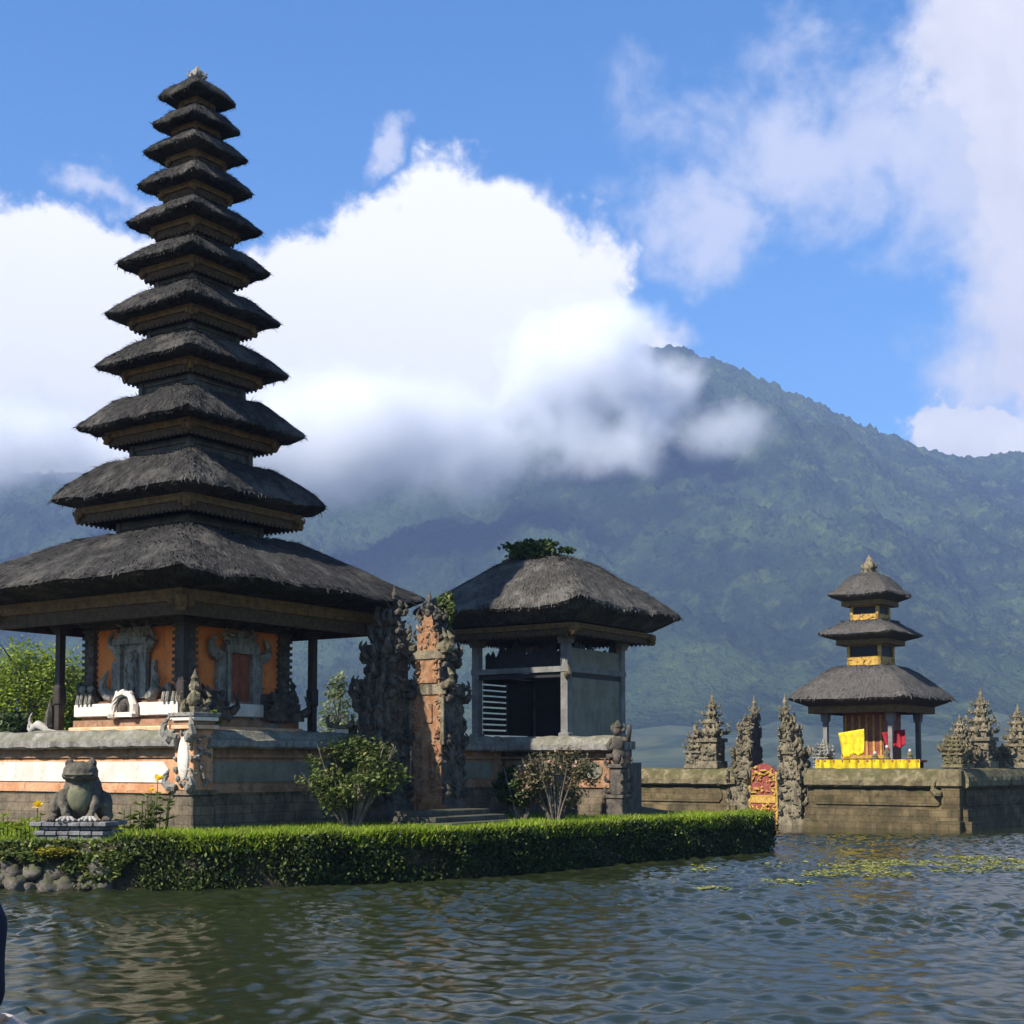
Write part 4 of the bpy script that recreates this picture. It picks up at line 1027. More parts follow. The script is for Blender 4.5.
# ------------------------------------------------------------------ frog
def remesh(o, v=.03, sm=6):
    m = o.modifiers.new('r', 'REMESH'); m.mode = 'VOXEL'; m.voxel_size = v; m.use_smooth_shade = True
    s = o.modifiers.new('s', 'SMOOTH'); s.iterations = sm; s.factor = .5
FP = at(79, 838, 23.6)
def frog():
    p = thing('slate_pedestal', 'low pedestal of stacked grey slabs under the frog', 'pedestal', (FP.x, FP.y, GZ-.03), R(-6))
    random.seed(4)
    for i, (h, z0, z1) in enumerate(((.56, 0, .12), (.60, .125, .20), (.54, .205, .27), (.66, .275, .345))):
        a = MB(); n = 6
        for k in range(n):
            x0 = -h+2*h*k/n; x1 = -h+2*h*(k+1)/n-.012
            j = random.uniform(-.015, .015)
            a.box(x0, x1, -h*.72+j, h*.72, z0, z1-random.uniform(0, .012), 0, 0, .008)
        a.build('slab', M['slate'], p)
    t = thing('frog_statue', 'big sitting stone frog statue on the slate pedestal', 'statue', (FP.x+.03, FP.y, GZ+.315), R(8)); t.scale = (.88, .92, 1)
    b = MB(); rx = Matrix.Rotation(R(-28), 4, 'X')
    b.ell((0, .10, .46), (.37, .36, .46), 16, 12, rx)
    b.ell((0, -.08, .50), (.32, .27, .36), 16, 12)
    b.ell((0, -.14, .83), (.33, .30, .17), 16, 12); b.ell((0, -.2, .76), (.335, .27, .11), 16, 12)
    b.ell((0, -.05, .70), (.31, .28, .2), 14, 10)
    for s_ in (-1, 1):
        b.ell((s_*.21, -.15, .955), (.085, .10, .095), 10, 8)
        b.ell((s_*.40, .12, .25), (.16, .34, .25), 12, 10, Matrix.Rotation(R(s_*14), 4, 'Z'))
        b.tube([(s_*.26, -.12, .5), (s_*.29, -.24, .28), (s_*.2, -.32, .05)], [.13, .10, .075], 10)
        b.tube([(s_*.46, .3, .1), (s_*.5, -.05, .06), (s_*.47, -.2, .04)], [.1, .08, .06], 8)
    bo = b.build('body', M['frog'], t, True); remesh(bo, .02, 7)
    tx = bpy.data.textures.new('frog pits', 'CLOUDS'); tx.noise_scale = .09; tx.noise_depth = 3
    dm = bo.modifiers.new('d', 'DISPLACE'); dm.texture = tx; dm.strength = .05; dm.mid_level = .5
    c = MB(); c.ell((0, -.215, .44), (.24, .145, .30), 16, 12); co = c.build('belly', M['belly'], t, True)
    for s_ in (-1, 1):
        e = MB(); e.ell((s_*.235, -.2, .97), (.045, .05, .05), 10, 8); e.build('eye', M['carved_dark'], t, True)
        f = MB()
        for k in (-1.1, -.35, .4, 1.1):
            f.tube([(s_*.2, -.32, .06), (s_*.2+.09*k, -.42, .05), (s_*.2+.13*k, -.48, .025)], [.05, .04, .03], 7); f.ell((s_*.2+.135*k, -.49, .03), (.035, .035, .03), 7, 5)
        f.build('front_foot', M['toes'], t, True)
        f = MB()
        for k in (0, .7, 1.4): f.tube([(s_*.46, -.18, .05), (s_*(.46+.08*k), -.32, .03)], [.05, .03], 7)
        f.build('hind_foot', M['frog'], t, True)
    m = MB(); m.tube([(-.325, -.2, .775), (-.23, -.405, .765), (0, -.475, .762), (.23, -.405, .765), (.325, -.2, .775)], .014, 6); m.build('mouth', M['hedgecore'], t)
frog()

# ------------------------------------------------------------------ flowers left and right of the frog
def canna(label, pos, n, h, flowers, seed, leafm='darkleaf'):
    random.seed(seed); t = thing('flowering_plant', label, 'plant', pos); s = MB(); l = MB()
    for i in range(n):
        a = random.random()*6.28; x, y = random.gauss(0, .2), random.gauss(0, .12); hh = h*random.uniform(.5, 1)
        s.tube([(x, y, -.05), (x*1.2, y*1.2, hh)], [.014, .008], 5)
        for k in range(4):
            a = random.random()*6.28; z = hh*random.uniform(.25, 1); ln = random.uniform(.14, .26); w = ln*.3
            d = Vector((math.cos(a), math.sin(a), .5)).normalized(); sd = d.cross(Vector((0, 0, 1))).normalized(); b = Vector((x*1.1, y*1.1, z))
            l.add([b, b+d*ln*.5+sd*w+Vector((0, 0, .02)), b+d*ln+Vector((0, 0, -.05)), b+d*ln*.5-sd*w+Vector((0, 0, .02))], [(0, 1, 2, 3)])
    s.ell((0, 0, -.035), (.42, .26, .05), 12, 6); s.build('stems', M['bushleaf'], t); l.build('foliage', M[leafm], t)
    for (x, y, z, r) in flowers:
        f = MB(); f2 = random.Random(seed)
        for k in range(16):
            a = k*.83; e = f2.uniform(-.2, 1.2); d = Vector((math.cos(a)*math.cos(e), math.sin(a)*math.cos(e), math.sin(e))); sd = d.cross(Vector((.1, 0, 1))).normalized()
            c = Vector((x, y, z)); f.add([c, c+d*r*.6+sd*r*.4, c+d*r*1.1, c+d*r*.6-sd*r*.4], [(0, 1, 2, 3)])
        f.build('flower', M['petal'], t)
        s2 = MB(); s2.tube([(x*.6, y*.6, 0), (x, y, z)], [.012, .008], 5); s2.build('flower_stem', M['bushleaf'], t)
p = at(38, 832, 23.9); canna('leafy plant with one yellow flower left of the frog', (p.x, p.y, GZ), 7, .4, [(.0, -.05, .55, .11)], 3, 'treeleaf')
p = at(8, 832, 23.6); canna('green leafy clump at the left edge of the lawn', (p.x, p.y, GZ), 9, .45, [], 6, 'treeleaf')
p = at(152, 830, 24.6); canna('tall plant with yellow flower and big leaves right of the frog', (p.x, p.y, GZ), 13, .75, [(.1, -.05, .98, .12), (-.02, -.04, .80, .07)], 5, 'bushleaf')
p = at(128, 830, 24.9); canna('thin leafy stems just right of the slate pedestal', (p.x, p.y, GZ), 6, .5, [], 9, 'bushleaf')

# ------------------------------------------------------------------ hedge, lawn, rocks
def along(P, step):
    P = [Vector((x, y, 0)) for x, y in P]; out = []
    for a, b in zip(P, P[1:]):
        n = max(1, int((b-a).length/step))
        for i in range(n): out.append((a.lerp(b, i/n), (b-a).normalized()))
    out.append((P[-1], (P[-1]-P[-2]).normalized())); return out
def build_hedge():
    rr = np.random.default_rng(11)
    line = [(-6.35, 22.75)]+FRONT[3:]+[(5.85, 33.5), (5.5, 34.4)]
    S = along(line, .12)
    pos = np.array([[p.x, p.y] for p, d in S]); dr = np.array([[d.x, d.y] for p, d in S]); nr = np.stack([dr[:, 1], -dr[:, 0]], 1)
    for _ in range(4): nr[1:-1] = (nr[:-2]+nr[1:-1]*2+nr[2:])/4
    nr /= np.linalg.norm(nr, axis=1)[:, None]
    m = len(S)
    t = thing('clipped_hedge', 'long clipped green hedge along the water edge of the islet', 'hedge', (0, 0, 0))
    # core
    mb = MB(); vs = []; fs = []
    for i in range(m):
        for off, z in ((.0, -.1), (-.02, .45), (-.06, .78), (-.62, .78), (-.62, .2)):
            q = pos[i]+nr[i]*(off-.02); vs.append((q[0], q[1], z))
    for i in range(m-1):
        for k in range(4): fs.append((i*5+k, (i+1)*5+k, (i+1)*5+k+1, i*5+k+1))
    fs += [(0, 1, 2, 3, 4), tuple((m-1)*5+k for k in (4, 3, 2, 1, 0))]
    mb.add(vs, fs); mb.build('twigs', M['hedgecore'], t)
    def wave(i, z): return .07*np.sin(pos[i, 0]*2.1+z*3)+.05*np.sin(pos[i, 0]*5.3+1)+.04*np.sin(pos[i, 1]*7+z*9)
    n = 62000; i = rr.integers(0, m, n); z = rr.random(n)**.85*.86
    o = wave(i, z)*.8+rr.normal(0, .045, n)+.03-.12*np.clip(z-.66, 0, 1); P = np.stack([pos[i, 0]+nr[i, 0]*o+rr.normal(0, .05, n), pos[i, 1]+nr[i, 1]*o+rr.normal(0, .05, n), z], 1)
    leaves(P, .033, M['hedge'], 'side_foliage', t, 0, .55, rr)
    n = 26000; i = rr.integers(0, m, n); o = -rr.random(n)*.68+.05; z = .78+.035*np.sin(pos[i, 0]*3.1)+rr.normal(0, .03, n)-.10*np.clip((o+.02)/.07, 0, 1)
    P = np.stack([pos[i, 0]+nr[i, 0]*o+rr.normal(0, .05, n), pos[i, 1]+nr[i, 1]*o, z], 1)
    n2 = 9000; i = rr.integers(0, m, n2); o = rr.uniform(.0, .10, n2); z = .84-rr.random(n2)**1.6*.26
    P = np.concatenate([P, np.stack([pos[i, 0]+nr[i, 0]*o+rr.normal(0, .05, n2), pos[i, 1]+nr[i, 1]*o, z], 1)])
    blades(P, .10, .017, M['grass'], 'top_foliage', t, .6, rr)  # paler than the side leaves: sun on the hedge top put into colour
build_hedge()
def inpoly(x, y):
    c = np.zeros(len(x), bool); n = len(POLY)
    for i in range(n):
        x0, y0 = POLY[i]; x1, y1 = POLY[(i+1) % n]
        c ^= ((y0 > y) != (y1 > y)) & (x < (x1-x0)*(y-y0)/(y1-y0+1e-12)+x0)
    return c
def build_grass():
    rr = np.random.default_rng(12); n = 150000
    x = rr.uniform(-12, 7, n); y = rr.uniform(22.6, 37, n)
    q = np.array(CA); dx, dy = x-q[0], y-q[1]; s1 = dx*E1.x+dy*E1.y; s2 = dx*E2.x+dy*E2.y
    inside = (s2 > -.1) & (s1 < .15)
    dxb, dyb = x-CB.x, y-CB.y; inb = ((dxb*E2.x+dyb*E2.y) > -.1) & ((dxb*E1.x+dyb*E1.y) < .1)
    k = inpoly(x, y) & ~inside & ~inb & (rr.random(n) < np.clip(1.35-(y-22.6-(x > -3)*(x+3)*.95)/7, .12, 1))
    k &= ~((np.abs(x-FP.x) < .66) & (np.abs(y-FP.y) < .5))
    P = np.stack([x[k], y[k], np.full(k.sum(), GZ-.01)], 1)
    tag(blades(P, .085, .014, M['grass'], 'grass', None, .5, rr), 'short bright green lawn grass on the islet', None, kind='stuff')
build_grass()
def build_rocks():
    random.seed(21); n = 0
    for row, (z, cnt) in enumerate(((.06, 11), (.30, 10), (.52, 8))):
        for k in range(cnt):
            x = -8.75+2.35*(k+.5*(row % 2))/cnt*1.0+random.uniform(-.05, .05)
            s = random.uniform(.13, .24)
            if x > -6.35: continue
            m = MB(); sd = random.random()*50; m.ell((0, 0, 0), (s*1.2, s*.9, s*.8), 22, 14)
            m.v = [tuple(Vector(v)*(1+.62*mnoise.noise(Vector(v)/s*1.0+Vector((sd, 0, 0)))+.22*mnoise.noise(Vector(v)/s*3.1+Vector((sd, 5, 0))))) for v in m.v]
            o = m.build('bank_rock', M['rock'], None, True); o.location = (x, 22.62+.10*row+random.uniform(-.05, .05), z)
            o.rotation_euler = (random.uniform(-.3, .3), random.uniform(-.3, .3), random.random()*6)
            tag(o, 'grey rock in the mossy bank wall below the frog', 'rock', 'rocks of the bank wall below the frog')
    rr = np.random.default_rng(31)
    # creeping plants and yellow moss over the rocks
    n = 8000; x = rr.uniform(-9.2, -5.9, n); z = rr.random(n)**.5*.78
    keep = fbm(x*1.9, z*2.6+4, 3) > (.10-.55*z)
    P = np.stack([x[keep], 22.42+.14*z[keep]/.6+rr.normal(0, .05, keep.sum())+.12*(z[keep] > .6), z[keep]], 1)
    tag(leaves(P, .04, M['bushleaf'], 'creeper', None, .3, .6, rr), 'small leafy creeper trailing over the rocky bank', None, kind='stuff')
    P = np.array([-7.28, 22.5, .60])+rr.normal(size=(1300, 3))*np.array([.14, .06, .035])
    tag(leaves(P, .02, M['moss'], 'yellow_moss', None, .9, .9, rr), 'yellow moss patch on the bank rock below the frog', None, kind='stuff')
build_rocks()
# ------------------------------------------------------------------ far temple
A38 = R(38); F1 = Vector((math.cos(A38), -math.sin(A38), 0)); F2 = Vector((math.sin(A38), math.cos(A38), 0))
FC = Vector((13.79, 43.1, 0))
def far_wall(name, label, origin, rz, L, endcap=True):
    t = thing(name, label, 'wall', origin, rz)
    a = MB(); a.box(0, L, -.30, .6, -1.2, .25, 0, .01); a.box(0, L, -.19, .6, .25, .62, 0, .015); a.build('base', M['farstone'], t)
    a = MB(); a.box(0, L, -.05, .6, .62, .66); a.box(0, L, 0, .6, .66, 1.28); a.build('face', M['farstone'], t)
    n = max(1, round(L/6)); w = L/n
    for i in range(n):
        x0, x1 = i*w+.2, (i+1)*w-.6; z0, z1, c = .72, 1.2, .12
        p = MB(); p.prism([(x0, z0+c), (x0+c, z0), (x1-c, z0), (x1, z0+c), (x1, z1-c), (x1-c, z1), (x0+c, z1), (x0, z1-c)], -.05, 0); p.build('panel', M['farstone'], t)
    c = MB(); n = max(4, int(L/.16)); prof = [(-.14, 1.28), (-.22, 1.34), (-.24, 1.5), (-.2, 1.62), (-.06, 1.84), (.2, 1.88), (.45, 1.84), (.62, 1.6), (.62, 1.28)]; m = len(prof); vs = []; fs = []
    for i in range(n+1):
        x = i*L/n
        for y, z in prof:
            j = .035*mnoise.noise((x*3.3, y*5, z*6+origin[0])); vs.append((x, y+j, z+j*(1 if z > 1.3 else .2)))
    for i in range(n):
        for k in range(m): fs.append((i*m+k, i*m+(k+1) % m, (i+1)*m+(k+1) % m, (i+1)*m+k))
    fs += [tuple(range(m-1, -1, -1)), tuple(n*m+k for k in range(m))]
    c.add(vs, fs); c.build('cap', M['farcap'], t)
    return t
def along_far(px):     # distance left of the corner at which the far wall stands at this picture column
    k = (px-512)/F; return (FC.x-k*FC.y)/(F1.x-k*F1.y*1.0) if True else 0
def tfar(px):
    k = (px-512)/F; return (FC.x-k*FC.y)/(F1.x-k*F1.y)
dR, dL, dE = tfar(806), tfar(737), tfar(560)
far_wall('far_wall', 'mossy stone wall below the small pagoda', FC-F1*dR, -A38, dR-.02)
far_wall('far_wall', 'mossy stone wall left of the far split gate', FC-F1*dE, -A38, dE-dL)
far_wall('far_side_wall', 'dark shaded side wall at the right picture edge', FC+F2*.02, R(52), 14)
tb = MB(); quad_terrace(tb, [xy(FC-F1*dE+F2*.4), xy(FC-F1*.4+F2*.4), xy(FC-F1*.4+F2*13.5), xy(FC-F1*dE+F2*13.5)], -1.2, .95)
tag(tb.build('far_court_ground', M['farstone']), 'stone court of the far temple', None, kind='structure')
# corner post and pinnacles standing on the far wall
def far_pin(px, ytop, ybase, w, label, off=.3, seed=1, mt='carved_tan', along=None, Y=None, name='stone_pinnacle'):
    if Y is None:
        d = tfar(px); pos = FC-F1*d+F2*off
    else: pos = at(px, ybase, Y)
    zb = at(px, ybase, pos.y).z; zt = at(px, ytop, pos.y).z
    t = thing(name, label, 'pinnacle', (pos.x, pos.y, zb-.03), -A38, 'carved pinnacles of the far temple')
    pinnacle(t, w, zt-zb, M[mt], seed)
a = thing('corner_buttress', 'mossy stone buttress at the corner of the far wall', 'pillar', FC-F1*.3, -A38)
m = MB(); m.box(-.34, .36, -.36, .55, -.9, .27, 0, 0, .02); m.box(-.28, .30, -.17, .5, .24, 1.3, 0, 0, .02); m.build('shaft', M['farstone'], a)
m = MB(); m.box(-.36, .38, -.26, .55, 1.3, 1.86, 0, 0, .05); m.horn((-.3, -.2, 1.1), (-1, -.3, 0), .4); m.build('head', M['farcap'], a)
far_pin(951, 729, 767, .34, 'squat mossy pinnacle on the corner of the far wall', .3, 3, 'farcap')
far_pin(934, 713, 768, .34, 'thick carved pinnacle behind the right post of the small pagoda', 2.2, 4)
far_pin(982, 687, 768, .42, 'tall pointed pinnacle above the dark side wall', 0, 5, 'carved_tan', None, 46.5)
far_pin(1003, 742, 768, .30, 'low stone stub right of the tall pointed pinnacle', 0, 6, 'carved_tan', None, 47.5)
far_pin(1019, 703, 768, .42, 'pinnacle cut by the right picture edge', 0, 7, 'carved_tan', None, 49.5)
far_pin(708, 690, 768, .38, 'dark carved pinnacle on the wall left of the far gate', .3, 8, 'carved_tan')
far_pin(692, 722, 768, .34, 'small carved stub at the left foot of the dark pinnacle', .3, 18, 'carved_tan')
far_pin(815, 738, 768, .28, 'small pinnacle with pale leaves right of the far gate', .6, 9, 'carved')
# far split gate
TF = [(0, .55, .50, 1.0), (.55, 1.9, .40, .82), (1.9, 2.15, .47, .82), (2.15, 2.7, .36, .66), (2.7, 2.9, .42, .62), (2.9, 3.4, .29, .45), (3.4, 3.6, .34, .4), (3.6, 4.0, .2, .26), (4.0, 4.75, .08, .13)]
gm = (M['carved_tan'], M['carved_dark'], M['carved_tan'])
gate_half('far gate half with dark flat inner face, left of the red door', FC-F1*tfar(752)+F2*.3-Vector((0, 0, .35)), -A38+R(90), 1, TF, gm, seed=31, sc=.7, grp='halves of the far split gate')
gate_half('far gate half with steps going down to the right, right of the red door', FC-F1*tfar(779)+F2*.3-Vector((0, 0, .35)), -A38+R(90), -1, TF, gm, seed=32, sc=.7, grp='halves of the far split gate')
gd = FC-F1*tfar(764)-F2*.05
t = thing('carved_door', 'red and gold carved door between the far gate halves', 'door', (gd.x, gd.y, 0), -A38)
m = MB(); m.box(-.52, .52, -.06, .06, -.2, 1.72); m.prism([(-.52, 1.72), (.52, 1.72), (.3, 1.95), (0, 2.05), (-.3, 1.95)], -.06, .06); m.build('leaf', M['reddoor'], t)
m = MB(); m.box(-.5, .5, -.09, -.06, .72, .98); carve(m, (0, -.07, .0), (1, 0, 0), (0, 0, 1), (0, -1, 0), .44, .7, 40, .06, .04); carve(m, (0, -.07, 1.0), (1, 0, 0), (0, 0, 1), (0, -1, 0), .44, .9, 46, .06, .04)
for s_ in (-1, 1): m.box(s_*.5-.04, s_*.5+.04, -.09, -.05, -.1, 1.75)
m.build('gilding', M['gold'], t)
# landing below the door
m = MB(); m.box(-1.1, 1.1, -.5, .6, -1.2, .0, 0, 0, .03); o = m.build('landing', M['farstone']); o.location = (gd.x, gd.y, 0); o.rotation_euler = (0, 0, -A38)
tag(o, 'low stone landing at the water under the red door', 'landing')

def small_pagoda():
    Y = 48.0; X = (872-512)/F*Y*1.0
    t = thing('small_pagoda', 'small pagoda with three smooth grey thatched roofs and gilded necks', 'pagoda', (X, Y, 0), -A38)
    zz = lambda y: at(870, y, Y).z
    s = Y/F/1.4142
    def rf(half, yl, ys, fs, eh, ey0, ey1, top=False):
        h = half*s/.935; z = zz(yl); hh = zz(ys)-z
        if top: prof = [(1, z+.01), (.97, z+.10*hh), (.82, z+.26*hh), (.66, z+.55*hh), (.48, z+.82*hh), (.28, z+.97*hh), (.1, z+hh)]
        else: prof = [(1, z+.01), (.98, z+.08*hh), (.88, z+.28*hh), (.72, z+.58*hh), (.56, z+.84*hh), (fs+.05, z+.97*hh), (fs, z+hh), (fs-.08, z+.95*hh)]
        o = roof_mesh(h, z, prof, (eh*s, zz(ey0)), M['thatch_new'], 'roof', t, 18, .02)
        m = MB(); ring(m, eh*s, zz(ey1), zz(ey0)+.02, .12); m.build('eave_frame', M['eave'], o)
        m = MB(); m.sq(eh*s-.1, zz(ey0)-.05, zz(ey0)+.02); m.build('ceiling', M['under'], o)
    rf(85, 701, 667, .40, 66, 707, 714)
    rf(53.5, 636, 621, .5, 36, 641, 646)
    rf(43, 597, 573, .3, 30, 602, 607, True)
    for hw, y0, y1 in ((25, 672, 645), (21, 627, 606)):
        m = MB(); m.sq(hw*s-.06, zz(y0), zz(y1)); n = m.build('neck', M['darkwood'], t)
        g = MB(); h = hw*s; zb = zz(y0-4); zt = zz(y1); zm = zb+(zt-zb)*.45
        ring(g, h, zb, zm, .05); ring(g, h, zt-.06, zt, .05)
        for sx in (-1, 1):
            for sy in (-1, 1): g.sq(.05, zb, zt, 0, 0, sx*(h-.05), sy*(h-.05))
            carve(g, (0, sx*h, zb), (1, 0, 0), (0, 0, 1), (0, sx, 0), h*.8, zm-zb, 14, .035, .03); carve(g, (sx*h, 0, zb), (0, 1, 0), (0, 0, 1), (sx, 0, 0), h*.8, zm-zb, 14, .035, .03)
        g.build('gilded_rail', M['gold'], n)
    zt = zz(576)
    f = MB(); f.lathe([(.2, zt-.1), (.24, zt+.05), (.2, zt+.14), (.22, zt+.26), (.2, zt+.42), (.12, zt+.55), (.05, zt+.68), (.02, zt+.74)], 8)
    for k in range(8): a_ = k*.785; f.horn((.16*math.cos(a_), .16*math.sin(a_), zt+.05+.2*(k % 2)), (math.cos(a_), math.sin(a_), 0), .2)
    f.build('finial', M['carved_tan'], t)
    hp = 48*s
    for sx in (-1, 1):
        for sy in (-1, 1):
            m = MB(); m.sq(.075, .9, zz(712), 0, 0, sx*hp, sy*hp); m.sq(.11, zz(722), zz(712), -.03, 0, sx*hp, sy*hp); m.sq(.14, .9, 1.5, 0, .02, sx*hp, sy*hp); m.build('post', M['greywood'], t)
    m = MB(); m.sq(30*s, .95, zz(712)); m.build('shrine_body', M['wood'], t)
    m = MB(); h = 30*s
    for k in range(6): x = -h+.1+k*(2*h-.2)/5; m.box(x-.035, x+.035, -h-.03, -h, 1.9, zz(716))
    m.box(-h-.06, h+.06, -h-.08, -h, 2.2, 2.32); m.build('shrine_front', M['gold'], t)
    m = MB(); m.sq(40*s, .93, 1.55, 0, .03); m.build('plinth', M['farcap'], t)
    return t
sp_ = small_pagoda()
def loc(px, py, Y, z=None):
    p = at(px, py, Y); return Vector((p.x, p.y, p.z if z is None else z))
# offering table with yellow skirt
q = loc(871, 765, 45.6)
t = thing('offering_table', 'long offering table with bright yellow cloth skirt before the small pagoda', 'table', (q.x, q.y, .95), -A38)
m = MB(); m.box(-1.75, 1.75, -.35, .35, 1.12, 1.2, 0, 0, .01); m.build('tabletop', M['wood'], t)
m = MB(); n = 60
pts = [(-1.78+3.56*i/n, -.38+.05*math.sin(i*1.3)+.02*math.sin(i*4.1)) for i in range(n+1)]
vs = [(x, y, 1.21) for x, y in pts]+[(x, y-.02, .3) for x, y in pts]+[(x, y+.03, 1.21) for x, y in pts]+[(x, y+.03, .3) for x, y in pts]; N = n+1
fs = [(i, i+N, i+N+1, i+1) for i in range(n)]+[(i+2*N, i+2*N+1, i+3*N+1, i+3*N) for i in range(n)]+[(i, i+1, i+2*N+1, i+2*N) for i in range(n)]
m.add(vs, fs); m.build('skirt', M['yellow'], t)
for sx in (-1, 1):
    for sy in (-1, 1): m = MB(); m.box(sx*1.6-.04, sx*1.6+.04, sy*.28-.04, sy*.28+.04, 0, 1.12); m.build('leg', M['wood'], t)
def drape(name, label, q, w, h, mt, rz=0, seed=1):
    n, k = 14, 10; vs = []; fs = []
    for j in range(k+1):
        for i in range(n+1):
            u = i/n-.5; v = j/k
            vs.append((u*w*(1-.15*v), -.02-.18*v*v+.07*math.sin(i*1.5+seed)*(.25+v), -v*h+.05*math.sin(i*.9+seed)*v))
    N = n+1
    for j in range(k):
        for i in range(n): fs.append((j*N+i, (j+1)*N+i, (j+1)*N+i+1, j*N+i+1))
    m = MB(); m.add(vs, fs); o = m.build(name, M[mt], None, True); o.location = q; o.rotation_euler = (0, R(-8), -A38+rz)
    sm = o.modifiers.new('thick', 'SOLIDIFY'); sm.thickness = .02
    tag(o, label, 'cloth')
drape('yellow_cloth', 'yellow cloth hung over the shrine front above the table', loc(851, 731, 46.2), .92, .82, 'yellow', 0, 1)
drape('red_cloth', 'dark red cloth hung on the right of the shrine front', loc(893, 731, 46.5), .75, .55, 'redcloth', .4, 2)
for px, lab, hh in ((887, 'small stone offering figure at the middle of the yellow table', .42), (910, 'small pale offering bowl at the right end of the yellow table', .3), (875, 'low offering stack behind the yellow table edge', .22)):
    q = loc(px, 757, 45.5); t = thing('offering', lab, 'offering', (q.x, q.y, 2.15), -A38)
    m = MB(); m.lathe([(.1, 0), (.14, .05), (.09, .1), (.11, hh*.5), (.06, hh*.8), (.01, hh)], 9); m.build('stack', M['carved_tan'], t)
    m = MB(); m.ell((0, 0, hh), (.05, .05, .06), 8, 6); m.build('topknot', M['white'], t)

# ------------------------------------------------------------------ floating weed
def weed():
    rr = np.random.default_rng(41); P = []
    for (x0, x1, y0, y1, n, thr) in ((690, 765, 884, 890, 420, -.02), (690, 800, 862, 872, 700, .0), (800, 910, 858, 876, 2600, -.05), (890, 1060, 854, 872, 3600, .02), (760, 850, 878, 884, 300, .05)):
        px = rr.uniform(x0, x1, n*3); py = rr.uniform(y0, y1, n*3)
        D = 2*F/(py-764.5); X = (px-512)/F*D
        cx, cy = (x0+x1)/2, (y0+y1)/2
        e = 1-((px-cx)/(x1-x0)*2)**2-((py-cy)/(y1-y0)*2)**2
        k = (fbm(X*.9, D*.55, 4)+.35*e > thr+.12)
        k &= rr.random(len(k)) < .32
        P.append(np.stack([X[k], D[k], rr.uniform(.0, .022, k.sum())], 1)[:n])
    o = leaves(np.concatenate(P), .05, M['weed'], 'floating_weed', None, 8., .7, rr)
    tag(o, 'yellow green floating water weed in thin drifts', None, kind='stuff')
weed()

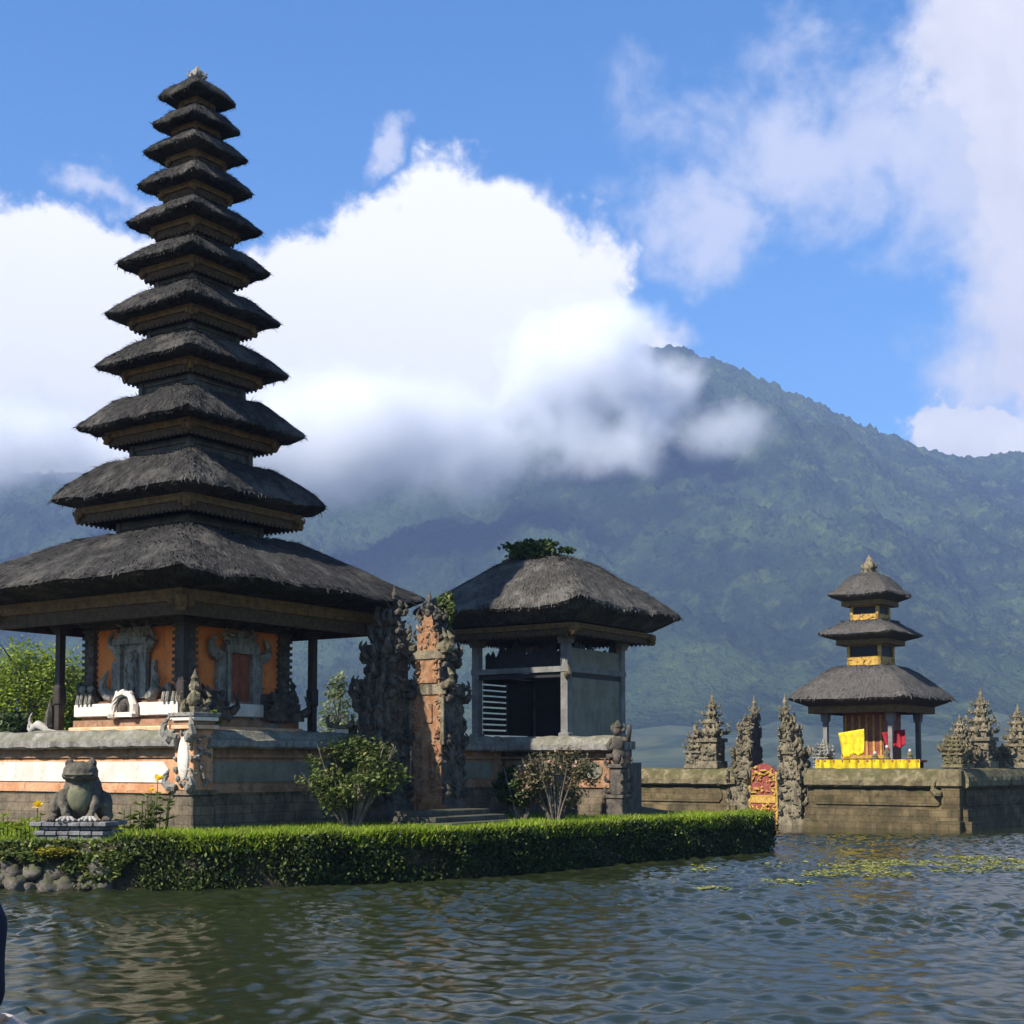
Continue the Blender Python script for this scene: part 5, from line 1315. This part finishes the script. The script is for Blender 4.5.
# ------------------------------------------------------------------ near bank with the bystander
m = MB(); m.box(-12, 8, -10, 4.9, -1.5, .33); tag(m.build('near_bank', M['steps']), 'paved near bank of the lake', None, kind='structure')
t = thing('parapet_post', 'pinkish stone parapet post at the lower left corner', 'parapet', (-1.82, 4.0, .33))
m = MB(); m.box(-.34, .30, -.18, .18, 0, .82, 0, 0, .02); m.build('shaft', M['parapet'], t)
m = MB(); m.box(-.40, .39, -.24, .24, .82, .935, 0, 0, .035); m.build('coping', M['parapet'], t)
def person():
    t = thing('person', 'person in dark clothes with rolled sleeve at the left edge', 'person', (-1.642, 3.78, .33), R(-10))
    def skinned(mb, name, mt, v=.02, sm=4):
        o = mb.build(name, M[mt], t, True); remesh(o, v, sm); return o
    b = MB()
    b.ell((0, .01, 1.54), (.078, .098, .125), 16, 12); b.ell((0, .045, 1.48), (.055, .07, .075), 12, 10)
    b.ell((0, .105, 1.525), (.016, .025, .025), 8, 6)
    for s_ in (-1, 1): b.ell((s_*.08, .0, 1.53), (.014, .03, .035), 8, 6)
    b.tube([(0, 0, 1.28), (0, 0, 1.42), (0, .01, 1.48)], [.085, .06, .058], 12)
    b.tube([(0, 0, .85), (0, .0, 1.05), (0, 0, 1.25), (0, 0, 1.36)], [.14, .125, .155, .10], 14)
    b.tube([(-.17, 0, 1.35), (-.25, -.04, 1.10), (-.22, .08, .86)], [.055, .045, .034], 10)
    b.tube([(.17, 0, 1.35), (.27, -.05, 1.09), (.17, .12, .97), (.12, .2, .95)], [.055, .045, .036, .028], 10)
    for s_ in (-1, 1): b.tube([(s_*.09, 0, .88), (s_*.1, .02, .48), (s_*.1, -.02, .1), (s_*.1, .0, .04)], [.085, .06, .042, .045], 10); b.tube([(s_*.1, -.04, .04), (s_*.12, .17, .03)], [.045, .035], 8)
    # right hand flat on the coping, left hand hanging
    b.tube([(.12, .19, .95), (.115, .27, .945)], [.034, .04], 8)
    for k, ln in ((-1.5, .075), (-.5, .09), (.5, .085), (1.5, .065)): b.tube([(.115+.018*k, .26, .95), (.113+.021*k, .26+ln*.6, .952), (.112+.022*k, .26+ln, .936)], [.0125, .0115, .009], 7)
    b.tube([(.09, .21, .945), (.055, .25, .945), (.05, .28, .94)], [.015, .013, .01], 7)
    b.tube([(-.22, .08, .87), (-.215, .10, .79)], [.032, .036], 8)
    for k, ln in ((-1.5, .07), (-.5, .085), (.5, .08), (1.5, .06)): b.tube([(-.215+.0, .105+.019*k, .79), (-.21, .105+.02*k, .79-ln*.6), (-.195, .105+.02*k, .79-ln)], [.0125, .0115, .009], 7)
    b.tube([(-.2, .125, .83), (-.18, .155, .79), (-.175, .16, .765)], [.014, .012, .01], 7)
    skinned(b, 'body', 'skin', .012, 3)
    s = MB()
    s.tube([(0, 0, .82), (0, .0, 1.02), (0, 0, 1.22), (0, 0, 1.37)], [.17, .155, .18, .12], 16); s.ell((0, 0, 1.32), (.2, .11, .085), 14, 10)
    for s_, e in ((-1, [(-.17, 0, 1.35), (-.25, -.04, 1.10), (-.235, .02, .98)]), (1, [(.17, 0, 1.35), (.245, -.03, 1.24), (.27, -.05, 1.09), (.262, .0, 1.05)])): s.tube(e, [.08, .085, .066, .056][:len(e)] if s_ > 0 else [.075, .062, .054], 12)
    skinned(s, 'shirt', 'shirt', .018, 4)
    tr = MB(); tr.ell((0, 0, .86), (.175, .13, .13), 14, 10)
    for s_ in (-1, 1): tr.tube([(s_*.09, 0, .86), (s_*.1, .02, .48), (s_*.1, -.01, .1)], [.11, .085, .07], 12)
    skinned(tr, 'trousers', 'trouser', .02, 4)
    h = MB(); h.ell((0, -.02, 1.575), (.09, .11, .115), 16, 12); h.ell((0, -.06, 1.5), (.08, .07, .11), 14, 10); h.build('hair', M['hair'], t, True)
    for s_ in (-1, 1): e = MB(); e.ell((s_*.032, .095, 1.545), (.012, .01, .009), 8, 6); e.build('eye', M['hair'], t, True)
    m = MB(); m.ell((0, .092, 1.475), (.024, .012, .008), 8, 6); m.build('mouth', M['redcloth'], t, True)
person()
